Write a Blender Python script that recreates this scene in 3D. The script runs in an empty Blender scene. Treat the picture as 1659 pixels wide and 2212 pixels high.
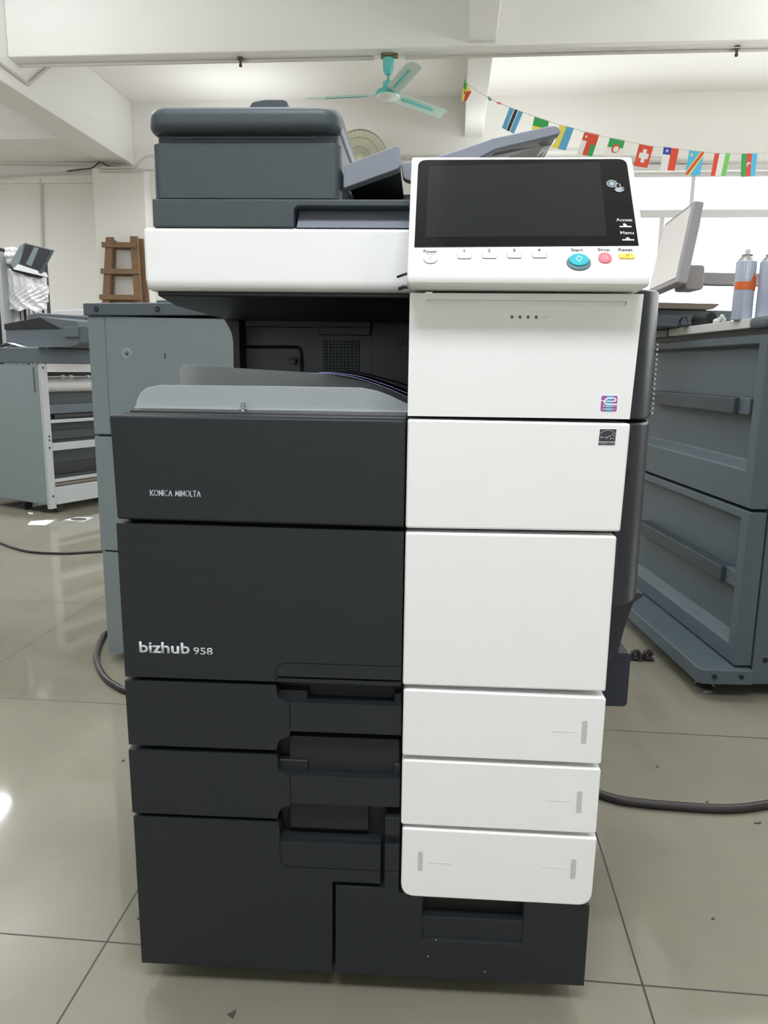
import bpy, bmesh, math, random
from mathutils import Vector, Matrix
random.seed(7)
scene = bpy.context.scene
C = scene.collection
PI = math.pi

# ------------------------------------------------------------------ camera
FPX = 1636.14                                    # focal length in pixels of the 1659 x 2212 frame
PITCH, ROLL, YAW = 0.1882, 0.0135, 0.0497
CAM = Vector((0.4106, -0.9816, 0.9281))
FW = Vector((-math.sin(YAW)*math.cos(PITCH), math.cos(YAW)*math.cos(PITCH), -math.sin(PITCH)))
RT0 = Vector((math.cos(YAW), math.sin(YAW), 0)); UP0 = RT0.cross(FW)
RT = RT0*math.cos(ROLL)+UP0*math.sin(ROLL); UP = -RT0*math.sin(ROLL)+UP0*math.cos(ROLL)
cam_data = bpy.data.cameras.new('camera'); cam = bpy.data.objects.new('camera', cam_data); C.objects.link(cam)
cam.matrix_world = Matrix(((RT.x, UP.x, -FW.x, CAM.x), (RT.y, UP.y, -FW.y, CAM.y), (RT.z, UP.z, -FW.z, CAM.z), (0, 0, 0, 1)))
cam_data.sensor_fit = 'VERTICAL'; cam_data.sensor_height = 24.0; cam_data.lens = 24.0*FPX/2212
cam_data.clip_start = 0.02; cam_data.clip_end = 200
scene.camera = cam
T = -0.0374                                      # the room is turned this much against the copier

# ------------------------------------------------------------------ light
scene.view_settings.view_transform = 'Standard'; scene.view_settings.look = 'None'
scene.view_settings.gamma = 1.0; scene.view_settings.use_curve_mapping = False
scene.view_settings.exposure = 0.0
scene.cycles.use_denoising = True
scene.cycles.max_bounces = 9; scene.cycles.diffuse_bounces = 5; scene.cycles.glossy_bounces = 4
scene.cycles.transparent_max_bounces = 12; scene.cycles.caustics_reflective = False; scene.cycles.caustics_refractive = False
scene.cycles.sample_clamp_indirect = 6
w = bpy.data.worlds.new('daylight'); scene.world = w; w.use_nodes = True
WORLD = 4.0
w.node_tree.nodes['Background'].inputs[0].default_value = (0.95, 0.98, 1.0, 1)
w.node_tree.nodes['Background'].inputs[1].default_value = WORLD
TUBE_W = 36
UPW = {0: 1.0, 2: 1.5, 1: 1.7, 3: 1.7, 4: 1.3, 10: .24, 11: .2, 12: .25, 13: .3}  # strength of the uplights added to lift ceiling and walls
DIM = {0: 1.25, 2: 1.0, 1: 1.0, 3: 1.0, 4: .45, 5: .3, 6: 1.6, 7: .3, 8: .12, 9: .12, 10: .5, 11: .34, 12: 1.4, 13: 1.3}
TUBES = [(-3.76, 4.75, 3.25), (-2.6, 2.4, 3.25), (4.6, 5.25, 3.25), (2.9, 2.4, 3.25), (0.2, 1.2, 3.25),  # window side tube added out of view to brighten the back ceiling
         (-2.6, -1.6, 3.25), (0.4, -1.25, 2.9), (2.9, -1.6, 3.25), (-1.6, -4.6, 3.25), (2.2, -4.6, 3.25),  # tube just behind the camera is unseen, placed to shape the front light
         (-2.35, 9.0, 3.3), (1.3, 9.0, 3.05), (-6.6, 7.2, 3.25), (-5.8, 4.4, 3.25)]  # these tubes are unseen, added to brighten back bay and outer wall

# ------------------------------------------------------------------ helpers
def rot2(x, y, a): return (x*math.cos(a)-y*math.sin(a), x*math.sin(a)+y*math.cos(a))
def at(px, py, X=None, Y=None, Z=None, room=False, ang=None, org=(0, 0)):
    """where the sight line through a pixel meets a plane of the place (turned by ang about z, through org)"""
    a = T if room else (ang or 0)
    d = RT*(px-829.5)-UP*(py-1106)+FW*FPX
    ox, oy = rot2(CAM.x-org[0], CAM.y-org[1], -a); dx, dy = rot2(d.x, d.y, -a)
    if X is not None: t = (X-ox)/dx
    elif Y is not None: t = (Y-oy)/dy
    else: t = (Z-CAM.z)/d.z
    return Vector((ox+dx*t, oy+dy*t, CAM.z+d.z*t))
def lin(c):
    return tuple((v/12.92 if v <= .04045 else ((v+.055)/1.055)**2.4) for v in (c[0]/255, c[1]/255, c[2]/255))+(1,)
def mat(name, col, rough=.5, metal=0, spec=.5, bump=0, bscale=300, var=0, vscale=8, coat=0, emit=0, trans=0, alpha=1):
    m = bpy.data.materials.new(name); m.use_nodes = True
    nt = m.node_tree; b = nt.nodes['Principled BSDF']
    b.inputs['Base Color'].default_value = lin(col); b.inputs['Roughness'].default_value = rough
    b.inputs['Metallic'].default_value = metal; b.inputs['Specular IOR Level'].default_value = spec
    b.inputs['Coat Weight'].default_value = coat; b.inputs['Coat Roughness'].default_value = .05
    b.inputs['Transmission Weight'].default_value = trans; b.inputs['Alpha'].default_value = alpha
    if emit: b.inputs['Emission Color'].default_value = lin(col); b.inputs['Emission Strength'].default_value = emit
    tc = nt.nodes.new('ShaderNodeTexCoord')
    n = nt.nodes.new('ShaderNodeTexNoise'); n.inputs['Scale'].default_value = vscale; n.inputs['Detail'].default_value = 4
    nt.links.new(tc.outputs['Object'], n.inputs['Vector'])
    mx = nt.nodes.new('ShaderNodeMix'); mx.data_type = 'RGBA'
    v = max(var, .015)
    mx.inputs[6].default_value = tuple(c*(1-v) for c in lin(col)[:3])+(1,)
    mx.inputs[7].default_value = tuple(min(1, c*(1+v)) for c in lin(col)[:3])+(1,)
    nt.links.new(n.outputs['Fac'], mx.inputs[0]); nt.links.new(mx.outputs[2], b.inputs['Base Color'])
    if bump:
        n2 = nt.nodes.new('ShaderNodeTexNoise'); n2.inputs['Scale'].default_value = bscale; n2.inputs['Detail'].default_value = 2
        nt.links.new(tc.outputs['Object'], n2.inputs['Vector'])
        bp = nt.nodes.new('ShaderNodeBump'); bp.inputs['Strength'].default_value = bump; bp.inputs['Distance'].default_value = .001
        nt.links.new(n2.outputs['Fac'], bp.inputs['Height']); nt.links.new(bp.outputs['Normal'], b.inputs['Normal'])
    return m
OFF = {}
def world_of(p):
    while p.parent: p = p.parent
    return OFF.get(p.name, Vector((0, 0, 0)))
def thing(name, label, cat, loc=(0, 0, 0), ang=0, group=None, local=False):
    """Empty at the thing's base. Its parts are written in the ang-turned frame (room frame when ang == T)."""
    o = bpy.data.objects.new(name, None); C.objects.link(o); o.empty_display_size = .05
    x, y = rot2(loc[0], loc[1], ang) if not local else (loc[0], loc[1])
    o.location = (x, y, loc[2]); o.rotation_euler = (0, 0, ang)
    o['label'] = label; o['category'] = cat
    if group: o['group'] = group
    OFF[o.name] = Vector(loc) if not local else Vector((0, 0, 0))
    return o
def finish(bm, name, m, parent=None, ang=0, bevel=0, seg=3, smooth=True, lim=35):
    bmesh.ops.recalc_face_normals(bm, faces=bm.faces)
    me = bpy.data.meshes.new(name); bm.to_mesh(me); bm.free()
    ms = m if isinstance(m, (list, tuple)) else [m]
    for x in ms: me.materials.append(x)
    o = bpy.data.objects.new(name, me); C.objects.link(o)
    if parent:
        o.parent = parent
        if parent.parent is None and parent.type == 'EMPTY': o.location = -world_of(parent)
    elif ang: o.rotation_euler = (0, 0, ang)
    if bevel:
        b = o.modifiers.new('bevel', 'BEVEL'); b.width = bevel; b.segments = seg; b.limit_method = 'ANGLE'; b.angle_limit = math.radians(lim)
        b.harden_normals = False
    if smooth:
        me.shade_smooth()
        if bevel:
            wn = o.modifiers.new('wn', 'WEIGHTED_NORMAL'); wn.keep_sharp = False; wn.weight = 100
        else: me.set_sharp_from_angle(angle=math.radians(38))
    return o
def tag(o, label, cat, group=None):
    o['label'] = label; o['category'] = cat
    if group: o['group'] = group
    return o
def structure(o): o['kind'] = 'structure'; return o
def nb(): return bmesh.new()
def box(bm, x0, x1, y0, y1, z0, z1, mi=0):
    vs = [bm.verts.new(p) for p in ((x0, y0, z0), (x1, y0, z0), (x1, y1, z0), (x0, y1, z0), (x0, y0, z1), (x1, y0, z1), (x1, y1, z1), (x0, y1, z1))]
    for f in ((0, 3, 2, 1), (4, 5, 6, 7), (0, 1, 5, 4), (1, 2, 6, 5), (2, 3, 7, 6), (3, 0, 4, 7)):
        bm.faces.new([vs[i] for i in f]).material_index = mi
    return bm
def bx(*a): return box(nb(), *a)
def prism(bm, pts, axis, a, b, mi=0):
    """pts: 2-D outline; axis 'Y' -> (x,z), 'Z' -> (x,y), 'X' -> (y,z)"""
    def P(p, t): return {'Y': (p[0], t, p[1]), 'Z': (p[0], p[1], t), 'X': (t, p[0], p[1])}[axis]
    A = [bm.verts.new(P(p, a)) for p in pts]; B = [bm.verts.new(P(p, b)) for p in pts]
    n = len(pts)
    bm.faces.new(A).material_index = mi; bm.faces.new(B[::-1]).material_index = mi
    for i in range(n): bm.faces.new((A[i], B[i], B[(i+1) % n], A[(i+1) % n])).material_index = mi
    return bm
def pr(pts, axis, a, b): return prism(nb(), pts, axis, a, b)
def rr(x0, x1, z0, z1, r, n=5, corners='abcd'):
    """rounded rectangle outline; a lower left, b lower right, c upper right, d upper left"""
    out = []
    for k, (cx, cz, s) in zip('abcd', ((x0+r, z0+r, PI), (x1-r, z0+r, 1.5*PI), (x1-r, z1-r, 0), (x0+r, z1-r, .5*PI))):
        if k in corners:
            for i in range(n+1): t = s+.5*PI*i/n; out.append((cx+r*math.cos(t), cz+r*math.sin(t)))
        else: out.append({'a': (x0, z0), 'b': (x1, z0), 'c': (x1, z1), 'd': (x0, z1)}[k])
    return out
def ell(cx, cz, rx, rz=None, n=24): return [(cx+rx*math.cos(2*PI*i/n), cz+(rz or rx)*math.sin(2*PI*i/n)) for i in range(n)]
def fillet(pts, r, n=4, which=None):
    out = []; N = len(pts)
    for i, p in enumerate(pts):
        if which is not None and i not in which: out.append(p); continue
        p = Vector(p); a = Vector(pts[i-1]); b = Vector(pts[(i+1) % N])
        da = (a-p); db = (b-p); rr_ = min(r, da.length*.45, db.length*.45)
        s = p+da.normalized()*rr_; e = p+db.normalized()*rr_
        for k in range(n+1):
            t = k/n; q = s*(1-t)**2+p*2*t*(1-t)+e*t*t; out.append((q.x, q.y))
    return out
def tube(bm, pts, r, n=10, mi=0, close=False):
    pts = [Vector(p) for p in pts]; rings = []
    for i, p in enumerate(pts):
        if close: t = (pts[(i+1) % len(pts)]-pts[i-1]).normalized()
        else: t = (pts[min(i+1, len(pts)-1)]-pts[max(i-1, 0)]).normalized()
        u = t.cross(Vector((0, 0, 1)))
        if u.length < .05: u = t.cross(Vector((1, 0, 0)))
        u.normalize(); v = t.cross(u); rad = r[i] if isinstance(r, (list, tuple)) else r
        rings.append([bm.verts.new(p+(u*math.cos(2*PI*k/n)+v*math.sin(2*PI*k/n))*rad) for k in range(n)])
    m = len(rings)
    for i in range(m if close else m-1):
        A, B = rings[i], rings[(i+1) % m]
        for k in range(n): bm.faces.new((A[k], A[(k+1) % n], B[(k+1) % n], B[k])).material_index = mi
    if not close:
        bm.faces.new(rings[0][::-1]).material_index = mi; bm.faces.new(rings[-1]).material_index = mi
    return bm
def spline(pts, n=8):
    P = [Vector(p) for p in pts]; P = [P[0]*2-P[1]]+P+[P[-1]*2-P[-2]]; out = []
    for i in range(1, len(P)-2):
        for k in range(n):
            t = k/n; a, b, c, d = P[i-1], P[i], P[i+1], P[i+2]
            out.append(.5*((2*b)+(c-a)*t+(2*a-5*b+4*c-d)*t*t+(3*b-a-3*c+d)*t**3))
    return out+[P[-2]]
def lathe(bm, cx, cy, prof, n=24, mi=0):
    rings = [[bm.verts.new((cx+r*math.cos(2*PI*k/n), cy+r*math.sin(2*PI*k/n), z)) for k in range(n)] for r, z in prof]
    for A, B in zip(rings, rings[1:]):
        for k in range(n): bm.faces.new((A[k], A[(k+1) % n], B[(k+1) % n], B[k])).material_index = mi
    bm.faces.new(rings[0][::-1]).material_index = mi; bm.faces.new(rings[-1]).material_index = mi
    return bm
def xf(bm, M):
    bmesh.ops.transform(bm, matrix=M, verts=bm.verts); return bm
def cut(o, cutters):
    """subtract bmeshes from a mesh object (applied at once, nothing left behind)"""
    mods = [(x.name, x.type) for x in o.modifiers]
    saved = [(x.width, x.segments, x.angle_limit) for x in o.modifiers if x.type == 'BEVEL']
    o.modifiers.clear(); tmp = []
    for cb in cutters:
        bmesh.ops.recalc_face_normals(cb, faces=cb.faces)
        me = bpy.data.meshes.new('t'); cb.to_mesh(me); cb.free(); t = bpy.data.objects.new('t', me); C.objects.link(t)
        bpy.context.view_layer.update()
        t.matrix_world = o.matrix_world.copy(); tmp.append(t)
        mo = o.modifiers.new('b', 'BOOLEAN'); mo.operation = 'DIFFERENCE'; mo.object = t; mo.solver = 'EXACT'
    bpy.context.view_layer.update()
    ev = o.evaluated_get(bpy.context.evaluated_depsgraph_get())
    me = bpy.data.meshes.new_from_object(ev); old = o.data; nm = old.name; o.modifiers.clear(); o.data = me; bpy.data.meshes.remove(old); me.name = nm
    for t in tmp: d = t.data; bpy.data.objects.remove(t); bpy.data.meshes.remove(d)
    for wd, sg, al in saved:
        b = o.modifiers.new('bevel', 'BEVEL'); b.width = wd; b.segments = sg; b.limit_method = 'ANGLE'; b.angle_limit = al
        o.modifiers.new('wn', 'WEIGHTED_NORMAL').weight = 100
    if not saved: o.data.set_sharp_from_angle(angle=math.radians(38))
    return o
def text(s, name, m, parent, M, width, bold=0.0, depth=.0003, height=None, shear=0.0):
    """lettering: mesh text fitted to width, lying in the local XY plane of M (x right, y up, z out of the surface)"""
    cu = bpy.data.curves.new('t', 'FONT'); cu.body = s; cu.size = 1; cu.offset = bold; cu.extrude = 0; cu.shear = shear; cu.resolution_u = 3
    o = bpy.data.objects.new('t', cu); C.objects.link(o); bpy.context.view_layer.update()
    me = bpy.data.meshes.new_from_object(o.evaluated_get(bpy.context.evaluated_depsgraph_get()))
    bpy.data.objects.remove(o); bpy.data.curves.remove(cu)
    xs = [v.co.x for v in me.vertices]; ys = [v.co.y for v in me.vertices]
    k = width/(max(xs)-min(xs)); ky = k if height is None else height/(max(ys)-min(ys)); x0, y0 = min(xs), min(ys)
    bm = nb(); bm.from_mesh(me); bpy.data.meshes.remove(me)
    for v in bm.verts: v.co = Vector(((v.co.x-x0)*k, (v.co.y-y0)*ky, 0))
    r = bmesh.ops.extrude_face_region(bm, geom=list(bm.faces))
    for g in r['geom']:
        if isinstance(g, bmesh.types.BMVert): g.co.z += depth
    xf(bm, M)
    return finish(bm, name, m, parent, smooth=False)
def frontM(x, z, y=0):      # lettering on a surface facing -Y
    return Matrix(((1, 0, 0, x), (0, 0, -1, y), (0, 1, 0, z), (0, 0, 0, 1)))

# ------------------------------------------------------------------ materials
M = dict(
 dark=mat('charcoal_plastic', (33, 37, 41), .46, spec=.4, bump=.35, bscale=900),
 dark2=mat('charcoal_recess', (32, 35, 39), .5, spec=.4, bump=.2, bscale=900),
 ledge=mat('glossy_black_ledge', (42, 42, 44), .22),
 feeder=mat('charcoal_top_lit', (66, 75, 81), .42, bump=.3, bscale=700),  # the charcoal again, lightened in colour for ceiling light on the feeder
 feedgrey=mat('grey_tray_plastic', (128, 134, 145), .45),
 black=mat('black_plastic', (16, 17, 19), .45),
 white=mat('white_plastic', (240, 241, 240), .42, bump=.12, bscale=1200),
 whiteline=mat('pale_embossing', (214, 215, 211), .5),
 slot=mat('frosted_window', (196, 198, 197), .3),
 glass=mat('black_glass', (8, 9, 10), .05, spec=.3),
 lcd=mat('switched_off_screen', (32, 34, 36), .08, spec=.25),
 letter=mat('silver_print', (205, 208, 214), .4),
 ink=mat('grey_print', (42, 44, 46), .6),
 teal=mat('teal_button', (46, 178, 190), .35), tealring=mat('button_ring', (92, 122, 128), .4),
 red=mat('rose_button', (222, 120, 132), .4), yellow=mat('yellow_button', (246, 204, 92), .4),
 btn=mat('button_white', (240, 241, 236), .4), line=mat('button_outline', (110, 112, 110), .5),
 icon=mat('icon_grey', (150, 160, 166), .5),
 cav=mat('charcoal_lightened', (90, 94, 99), .5, bump=.2, bscale=900),  # the copier's charcoal, lightened in colour for lack of light in the cavity
 navy=mat('navy_metal', (34, 39, 54), .45),
 side=mat('side_charcoal', (40, 44, 52), .34),
 fence=mat('tray_guide', (162, 169, 171), .28, coat=.3),
 chrome=mat('chrome', (200, 200, 200), .2, metal=1),
 sheet=mat('lavender_sheet', (150, 152, 196), .5), blacksheet=mat('black_sheet', (22, 22, 26), .5),
 rubber=mat('black_rubber', (22, 22, 22), .6),
 purple=mat('purple_label', (168, 92, 172), .5), cyan=mat('blue_label', (84, 172, 208), .5), labelwhite=mat('label_white', (248, 248, 250), .5),
 labelblack=mat('label_black', (52, 54, 60), .5), labelgrey=mat('label_grey', (176, 178, 182), .5),
 finish=mat('grey_green_panel', (128, 140, 143), .5, bump=.15, bscale=900, var=.03), finish2=mat('slate_trim', (86, 96, 103), .5, bump=.15, bscale=900),
 finishdark=mat('dim_grey', (60, 66, 70), .5),
 right=mat('blue_grey_panel', (78, 90, 97), .45, bump=.2, bscale=900, var=.04), right2=mat('blue_grey_handle', (50, 58, 64), .45),
 counter=mat('counter_edge', (196, 194, 190), .4), cap=mat('counter_cap', (78, 84, 92), .35),
 lightmetal=mat('pale_metal', (176, 180, 180), .5), offwhite=mat('offwhite_plastic', (206, 204, 203), .5), brass=mat('brass_bar', (176, 140, 62), .4),
 foil=mat('silver_foil', (240, 238, 241), .25, metal=.25), monitor=mat('monitor_shell', (158, 156, 158), .5), screen=mat('matt_screen', (240, 236, 233), .12, spec=.8),
 arm=mat('arm_grey', (150, 147, 146), .5), brown=mat('brown_board', (116, 104, 92), .6), can=mat('can_paint', (186, 194, 212), .22, metal=.15), cantop=mat('can_shoulder', (150, 146, 138), .4, metal=.5), orange=mat('orange_tape', (212, 100, 44), .5),
 wood=mat('ladder_wood', (126, 98, 70), .65, var=.25, vscale=5), fan=mat('fan_teal', (92, 190, 184), .3), fanblade=mat('fan_blade', (196, 226, 218), .28), fanwhite=mat('fan_white', (236, 240, 238), .35),
 bronze=mat('old_bronze', (128, 116, 84), .5, metal=.5), cream=mat('cream_plastic', (226, 224, 200), .5), wire=mat('cage_wire', (176, 176, 158), .4, metal=.4),
 wall=mat('white_paint', (236, 234, 229), .85, var=.02, vscale=1.2), ceil=mat('ceiling_paint', (244, 242, 238), .9, var=.015, vscale=1), beam=mat('beam_paint', (236, 235, 232), .85, var=.025, vscale=1.4),
 trunk=mat('trunking_plastic', (206, 203, 196), .6), frame=mat('window_frame_white', (214, 214, 212), .5), rust=mat('rust_spot', (96, 72, 60), .7),
 paper=mat('white_paper', (225, 225, 225), .7), print=mat('dark_print', (90, 86, 84), .7), cable=mat('cable_sheath', (44, 38, 38), .45), debris=mat('dark_scrap', (72, 72, 70), .7),
)

# ------------------------------------------------------------------ structure: floor, walls, ceiling, beams
def floor_material():
    m = bpy.data.materials.new('polished_tiles'); m.use_nodes = True; nt = m.node_tree; N = nt.nodes; L = nt.links
    b = N['Principled BSDF']; tc = N.new('ShaderNodeTexCoord'); sp = N.new('ShaderNodeSeparateXYZ'); L.new(tc.outputs['Object'], sp.inputs[0])
    def math_(op, a, c=None):
        n = N.new('ShaderNodeMath'); n.operation = op
        for i, v in enumerate((a, c)):
            if v is None: continue
            if isinstance(v, (int, float)): n.inputs[i].default_value = v
            else: L.new(v, n.inputs[i])
        return n.outputs[0]
    def dist(o, off):
        s = math_('DIVIDE', math_('SUBTRACT', o, off), .855); f = math_('FRACT', math_('ADD', s, 40.5)); return math_('MULTIPLY', math_('ABSOLUTE', math_('SUBTRACT', f, .5)), .855)
    d = math_('MINIMUM', dist(sp.outputs[0], -.0894), dist(sp.outputs[1], .0755)); g = math_('LESS_THAN', d, .0017)
    n1 = N.new('ShaderNodeTexNoise'); n1.inputs['Scale'].default_value = 1.6; n1.inputs['Detail'].default_value = 6; L.new(tc.outputs['Object'], n1.inputs['Vector'])
    n2 = N.new('ShaderNodeTexNoise'); n2.inputs['Scale'].default_value = 14; n2.inputs['Detail'].default_value = 8; n2.inputs['Distortion'].default_value = 1.2; L.new(tc.outputs['Object'], n2.inputs['Vector'])
    cr = N.new('ShaderNodeValToRGB'); cr.color_ramp.elements[0].position = .3; cr.color_ramp.elements[1].position = .7
    cr.color_ramp.elements[0].color = lin((130, 126, 111)); cr.color_ramp.elements[1].color = lin((146, 142, 127)); L.new(n1.outputs['Fac'], cr.inputs[0])
    mx = N.new('ShaderNodeMix'); mx.data_type = 'RGBA'; mx.blend_type = 'MULTIPLY'; mx.inputs[0].default_value = .12; L.new(cr.outputs[0], mx.inputs[6]); L.new(n2.outputs['Color'], mx.inputs[7])
    v = N.new('ShaderNodeTexVoronoi'); v.inputs['Scale'].default_value = 6; v.inputs['Randomness'].default_value = 1; L.new(tc.outputs['Object'], v.inputs['Vector'])
    fl = math_('LESS_THAN', v.outputs['Distance'], .012)
    m2 = N.new('ShaderNodeMix'); m2.data_type = 'RGBA'; L.new(math_('MULTIPLY', fl, .7), m2.inputs[0]); L.new(mx.outputs[2], m2.inputs[6]); m2.inputs[7].default_value = lin((70, 66, 58))
    m3 = N.new('ShaderNodeMix'); m3.data_type = 'RGBA'; L.new(g, m3.inputs[0]); L.new(m2.outputs[2], m3.inputs[6]); m3.inputs[7].default_value = lin((58, 54, 46))
    L.new(m3.outputs[2], b.inputs['Base Color'])
    L.new(math_('ADD', math_('MULTIPLY', g, .5), .06), b.inputs['Roughness']); b.inputs['Specular IOR Level'].default_value = .5
    return m
FX0, FX1, FY0, FY1 = -8.5, 7.5, -7.5, 9.73
H = 4.4
structure(finish(bx(FX0, FX1, FY0, FY1+.3, -.15, 0), 'floor', floor_material(), ang=T, smooth=False))
structure(finish(bx(FX0, FX1, FY0, FY1+.3, H, H+.15), 'ceiling', M['ceil'], ang=T, smooth=False))
structure(finish(bx(FX0-.2, FX0, FY0, FY1+.3, 0, H), 'wall_left', M['wall'], ang=T, smooth=False))
def holed(y0, y1, holes, x0, x1):
    """wall strip along X with rectangular openings (x0, x1, z0, z1)"""
    bm = nb(); xs = x0
    for a, b_, c, d in holes:
        box(bm, xs, a, y0, y1, 0, H); box(bm, a, b_, y0, y1, 0, c); box(bm, a, b_, y0, y1, d, H); xs = b_
    box(bm, xs, x1, y0, y1, 0, H); return bm
WX0, WX1, WZ0, WZ1 = 1.5, 7.1, 1.0, 3.45
structure(finish(holed(FY1, FY1+.25, [(WX0, WX1, WZ0, WZ1)], FX0, FX1), 'wall_back', M['wall'], ang=T, smooth=False))
fill_windows = [(-6.5, -4.5, 1.4, 3.4), (-1.4, 2.4, .9, 2.3), (4.2, 6.5, 1.4, 3.4)]  # unseen windows added for fill, the middle one to light the tray cavity
structure(finish(holed(FY0-.2, FY0, fill_windows, FX0, FX1), 'wall_front', M['wall'], ang=T, smooth=False))
rw = nb(); box(rw, FX1, FX1+.2, FY0, FY1+.3, 0, 1.0); box(rw, FX1, FX1+.2, FY0, FY1+.3, 3.4, H)
yy = [-7.5, 1.0, 4.2, 4.9, 8.1, 10.0]
yy[1] = 2.2
for i in range(0, 6, 2): box(rw, FX1, FX1+.2, yy[i], yy[i+1], 1.0, 3.4)
structure(finish(rw, 'wall_right', M['wall'], ang=T, smooth=False))
# pier on the back wall and the girders
structure(finish(bx(-4.47, -3.75, 9.5, 9.73, 0, 3.51), 'trim_1', M['wall'], ang=T, bevel=.01))
structure(finish(bx(-4.37, -3.98, FY0, 9.73, 3.60, H), 'trim_2', M['beam'], ang=T, bevel=.012))
structure(finish(bx(.5, .74, 7.03, 9.73, 3.90, H), 'trim_3', M['beam'], ang=T, bevel=.01))
structure(finish(bx(.49, .75, FY0, 6.77, 3.895, H), 'trim_4', M['beam'], ang=T, bevel=.01))
structure(finish(bx(-3.98, FX1, 6.77, 7.03, 3.86, H), 'trim_5', M['beam'], ang=T, bevel=.015))
structure(finish(bx(FX0, -4.37, 8.6, 9.73, 3.63, H), 'trim_6', M['beam'], ang=T, bevel=.01))
# window in the back wall
def window(n, x0, x1, z0, z1, y0, y1, rails, posts):
    f = nb(); t = .05
    box(f, x0, x1, y0, y1, z0, z0+t); box(f, x0, x1, y0, y1, z1-t, z1)
    for a, b_, c, d in posts: box(f, a, b_, y0, y1, c, d)
    for a, b_ in rails: box(f, x0, x1, y0-.01, y1, a, b_)
    fo = structure(finish(f, 'window_%d' % n, M['frame'], ang=T, bevel=.004))
    g = finish(bx(x0, x1, (y0+y1)/2-.003, (y0+y1)/2+.003, z0, z1), 'glass_pane', glassm, parent=fo, smooth=False)
glassm = bpy.data.materials.new('window_glass'); glassm.use_nodes = True
_n = glassm.node_tree.nodes; _l = glassm.node_tree.links; _n.clear()
_o = _n.new('ShaderNodeOutputMaterial'); _t = _n.new('ShaderNodeBsdfTransparent'); _g = _n.new('ShaderNodeBsdfGlossy'); _m = _n.new('ShaderNodeMixShader'); _g.inputs[1].default_value = .02
_m.inputs[0].default_value = .05; _l.new(_t.outputs[0], _m.inputs[1]); _l.new(_g.outputs[0], _m.inputs[2]); _l.new(_m.outputs[0], _o.inputs[0])
window(1, WX0, WX1, WZ0, WZ1, 9.76, 9.84, [(2.90, 3.0)],
       [(WX0, WX0+.06, WZ0, WZ1), (3.44, 3.49, 2.95, WZ1), (3.08, 3.14, WZ0, 2.95), (5.2, 5.26, WZ0, WZ1), (WX1-.06, WX1, WZ0, WZ1)])
for i, (a, b_, c, d) in enumerate(fill_windows):  # frames and panes of the added front windows
    window(2+i, a, b_, c, d, FY0-.14, FY0-.06, [((c+d)/2, (c+d)/2+.05)], [(a, a+.05, c, d), ((a+b_)/2-.03, (a+b_)/2+.03, c, d), (b_-.05, b_, c, d)])
# lintel and trunking along the back wall
structure(finish(bx(WX0-.6, WX1, 9.66, 9.73, 3.455, 3.53), 'trim_7', M['frame'], ang=T, bevel=.006))
structure(finish(bx(FX0, -4.47, 9.69, 9.73, 3.37, 3.47), 'trim_8', M['wall'], ang=T, bevel=.006))

def strip(name, pts, r, m, label, cat, group=None, n=8):
    o = finish(tube(nb(), pts, r, n), name, m, ang=T); tag(o, label, cat, group); return o
def A(px, py, **k): return at(px, py, room=True, **k)
strip('conduit', [A(130, 125, X=-3.955), A(62, 182, X=-3.955), A(-60, 92, X=-3.955)], .018, M['trunk'], 'white conduit bent down the side of the left girder', 'pipe')
strip('conduit', [(-3.95, 6.95, 3.845), (-1.6, 6.95, 3.845), (-.4, 6.95, 3.845)], .017, M['trunk'], 'white conduit under the cross beam between girder and ceiling fan', 'pipe')
strip('conduit', [(-.1, 6.95, 3.84), (1.2, 6.95, 3.845), (5.5, 6.95, 3.845)], .014, M['trunk'], 'white conduit under the cross beam, running on beyond the ceiling fan to the window side', 'pipe')
strip('cable', spline([(-.12, 6.88, 3.85), (.8, 6.87, 3.838), (1.9, 6.88, 3.85), (3.2, 6.87, 3.84), (5, 6.88, 3.85)]), .005, M['trunk'], 'thin grey wire clipped under the cross beam beside the ceiling fan', 'cable', n=6)
strip('conduit', [A(-40, 352, Y=9.66), A(210, 354, Y=9.66)], .02, M['trunk'], 'upper horizontal pipe on the back wall outside the girder', 'pipe')
strip('cable', spline([A(-40, 384, Y=9.62), A(15, 382, Y=9.62), A(70, 377, Y=9.62), (A(130, 373, Y=9.62)), A(165, 365, Y=9.62), A(200, 362, Y=9.62), A(213, 346, Y=9.62)]), .012, M['trunk'], 'sagging pale cable below the horizontal pipe on the back wall', 'cable')
strip('cable', spline([A(145, 370, Y=9.56), A(175, 366, Y=9.6), A(200, 362, Y=9.6), A(216, 350, Y=9.6), A(232, 358, Y=9.48), A(262, 361, Y=9.47), A(290, 360, Y=9.47)]), .009, M['debris'], 'dark wire looping under the end of the girder', 'cable', n=6)
strip('conduit', spline([A(218, 362, Y=9.47), A(285, 362, Y=9.47), A(300, 352, Y=9.47), A(315, 339, Y=9.47), A(345, 336, Y=9.5)], 4), .018, M['trunk'], 'pale conduit stepping upward across the pier behind the copier', 'pipe')
strip('conduit', [A(214, 369, Y=9.46), A(360, 367, Y=9.46)], .014, M['trunk'], 'thin straight conduit along the top of the pier', 'pipe')
strip('conduit', [A(88, 385, Y=9.7), A(93, 640, Y=9.7)], .016, M['trunk'], 'vertical pipe running down the back wall beside the foil wrapped machine', 'pipe')
strip('conduit', [A(860, 340, Y=9.69), A(1659, 353, Y=9.69), A(1750, 355, Y=9.69)], .022, M['trunk'], 'long pale trunking on the back wall behind the bunting', 'pipe')
strip('cable', spline([A(1040, 335, Y=9.6), A(1380, 338, Y=9.6), A(1520, 350, Y=9.6), A(1590, 358, Y=9.6), A(1660, 366, Y=9.6), A(1720, 368, Y=9.6)]), .01, M['trunk'], 'loose pale wire drooping above the window behind the flags', 'cable')
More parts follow.
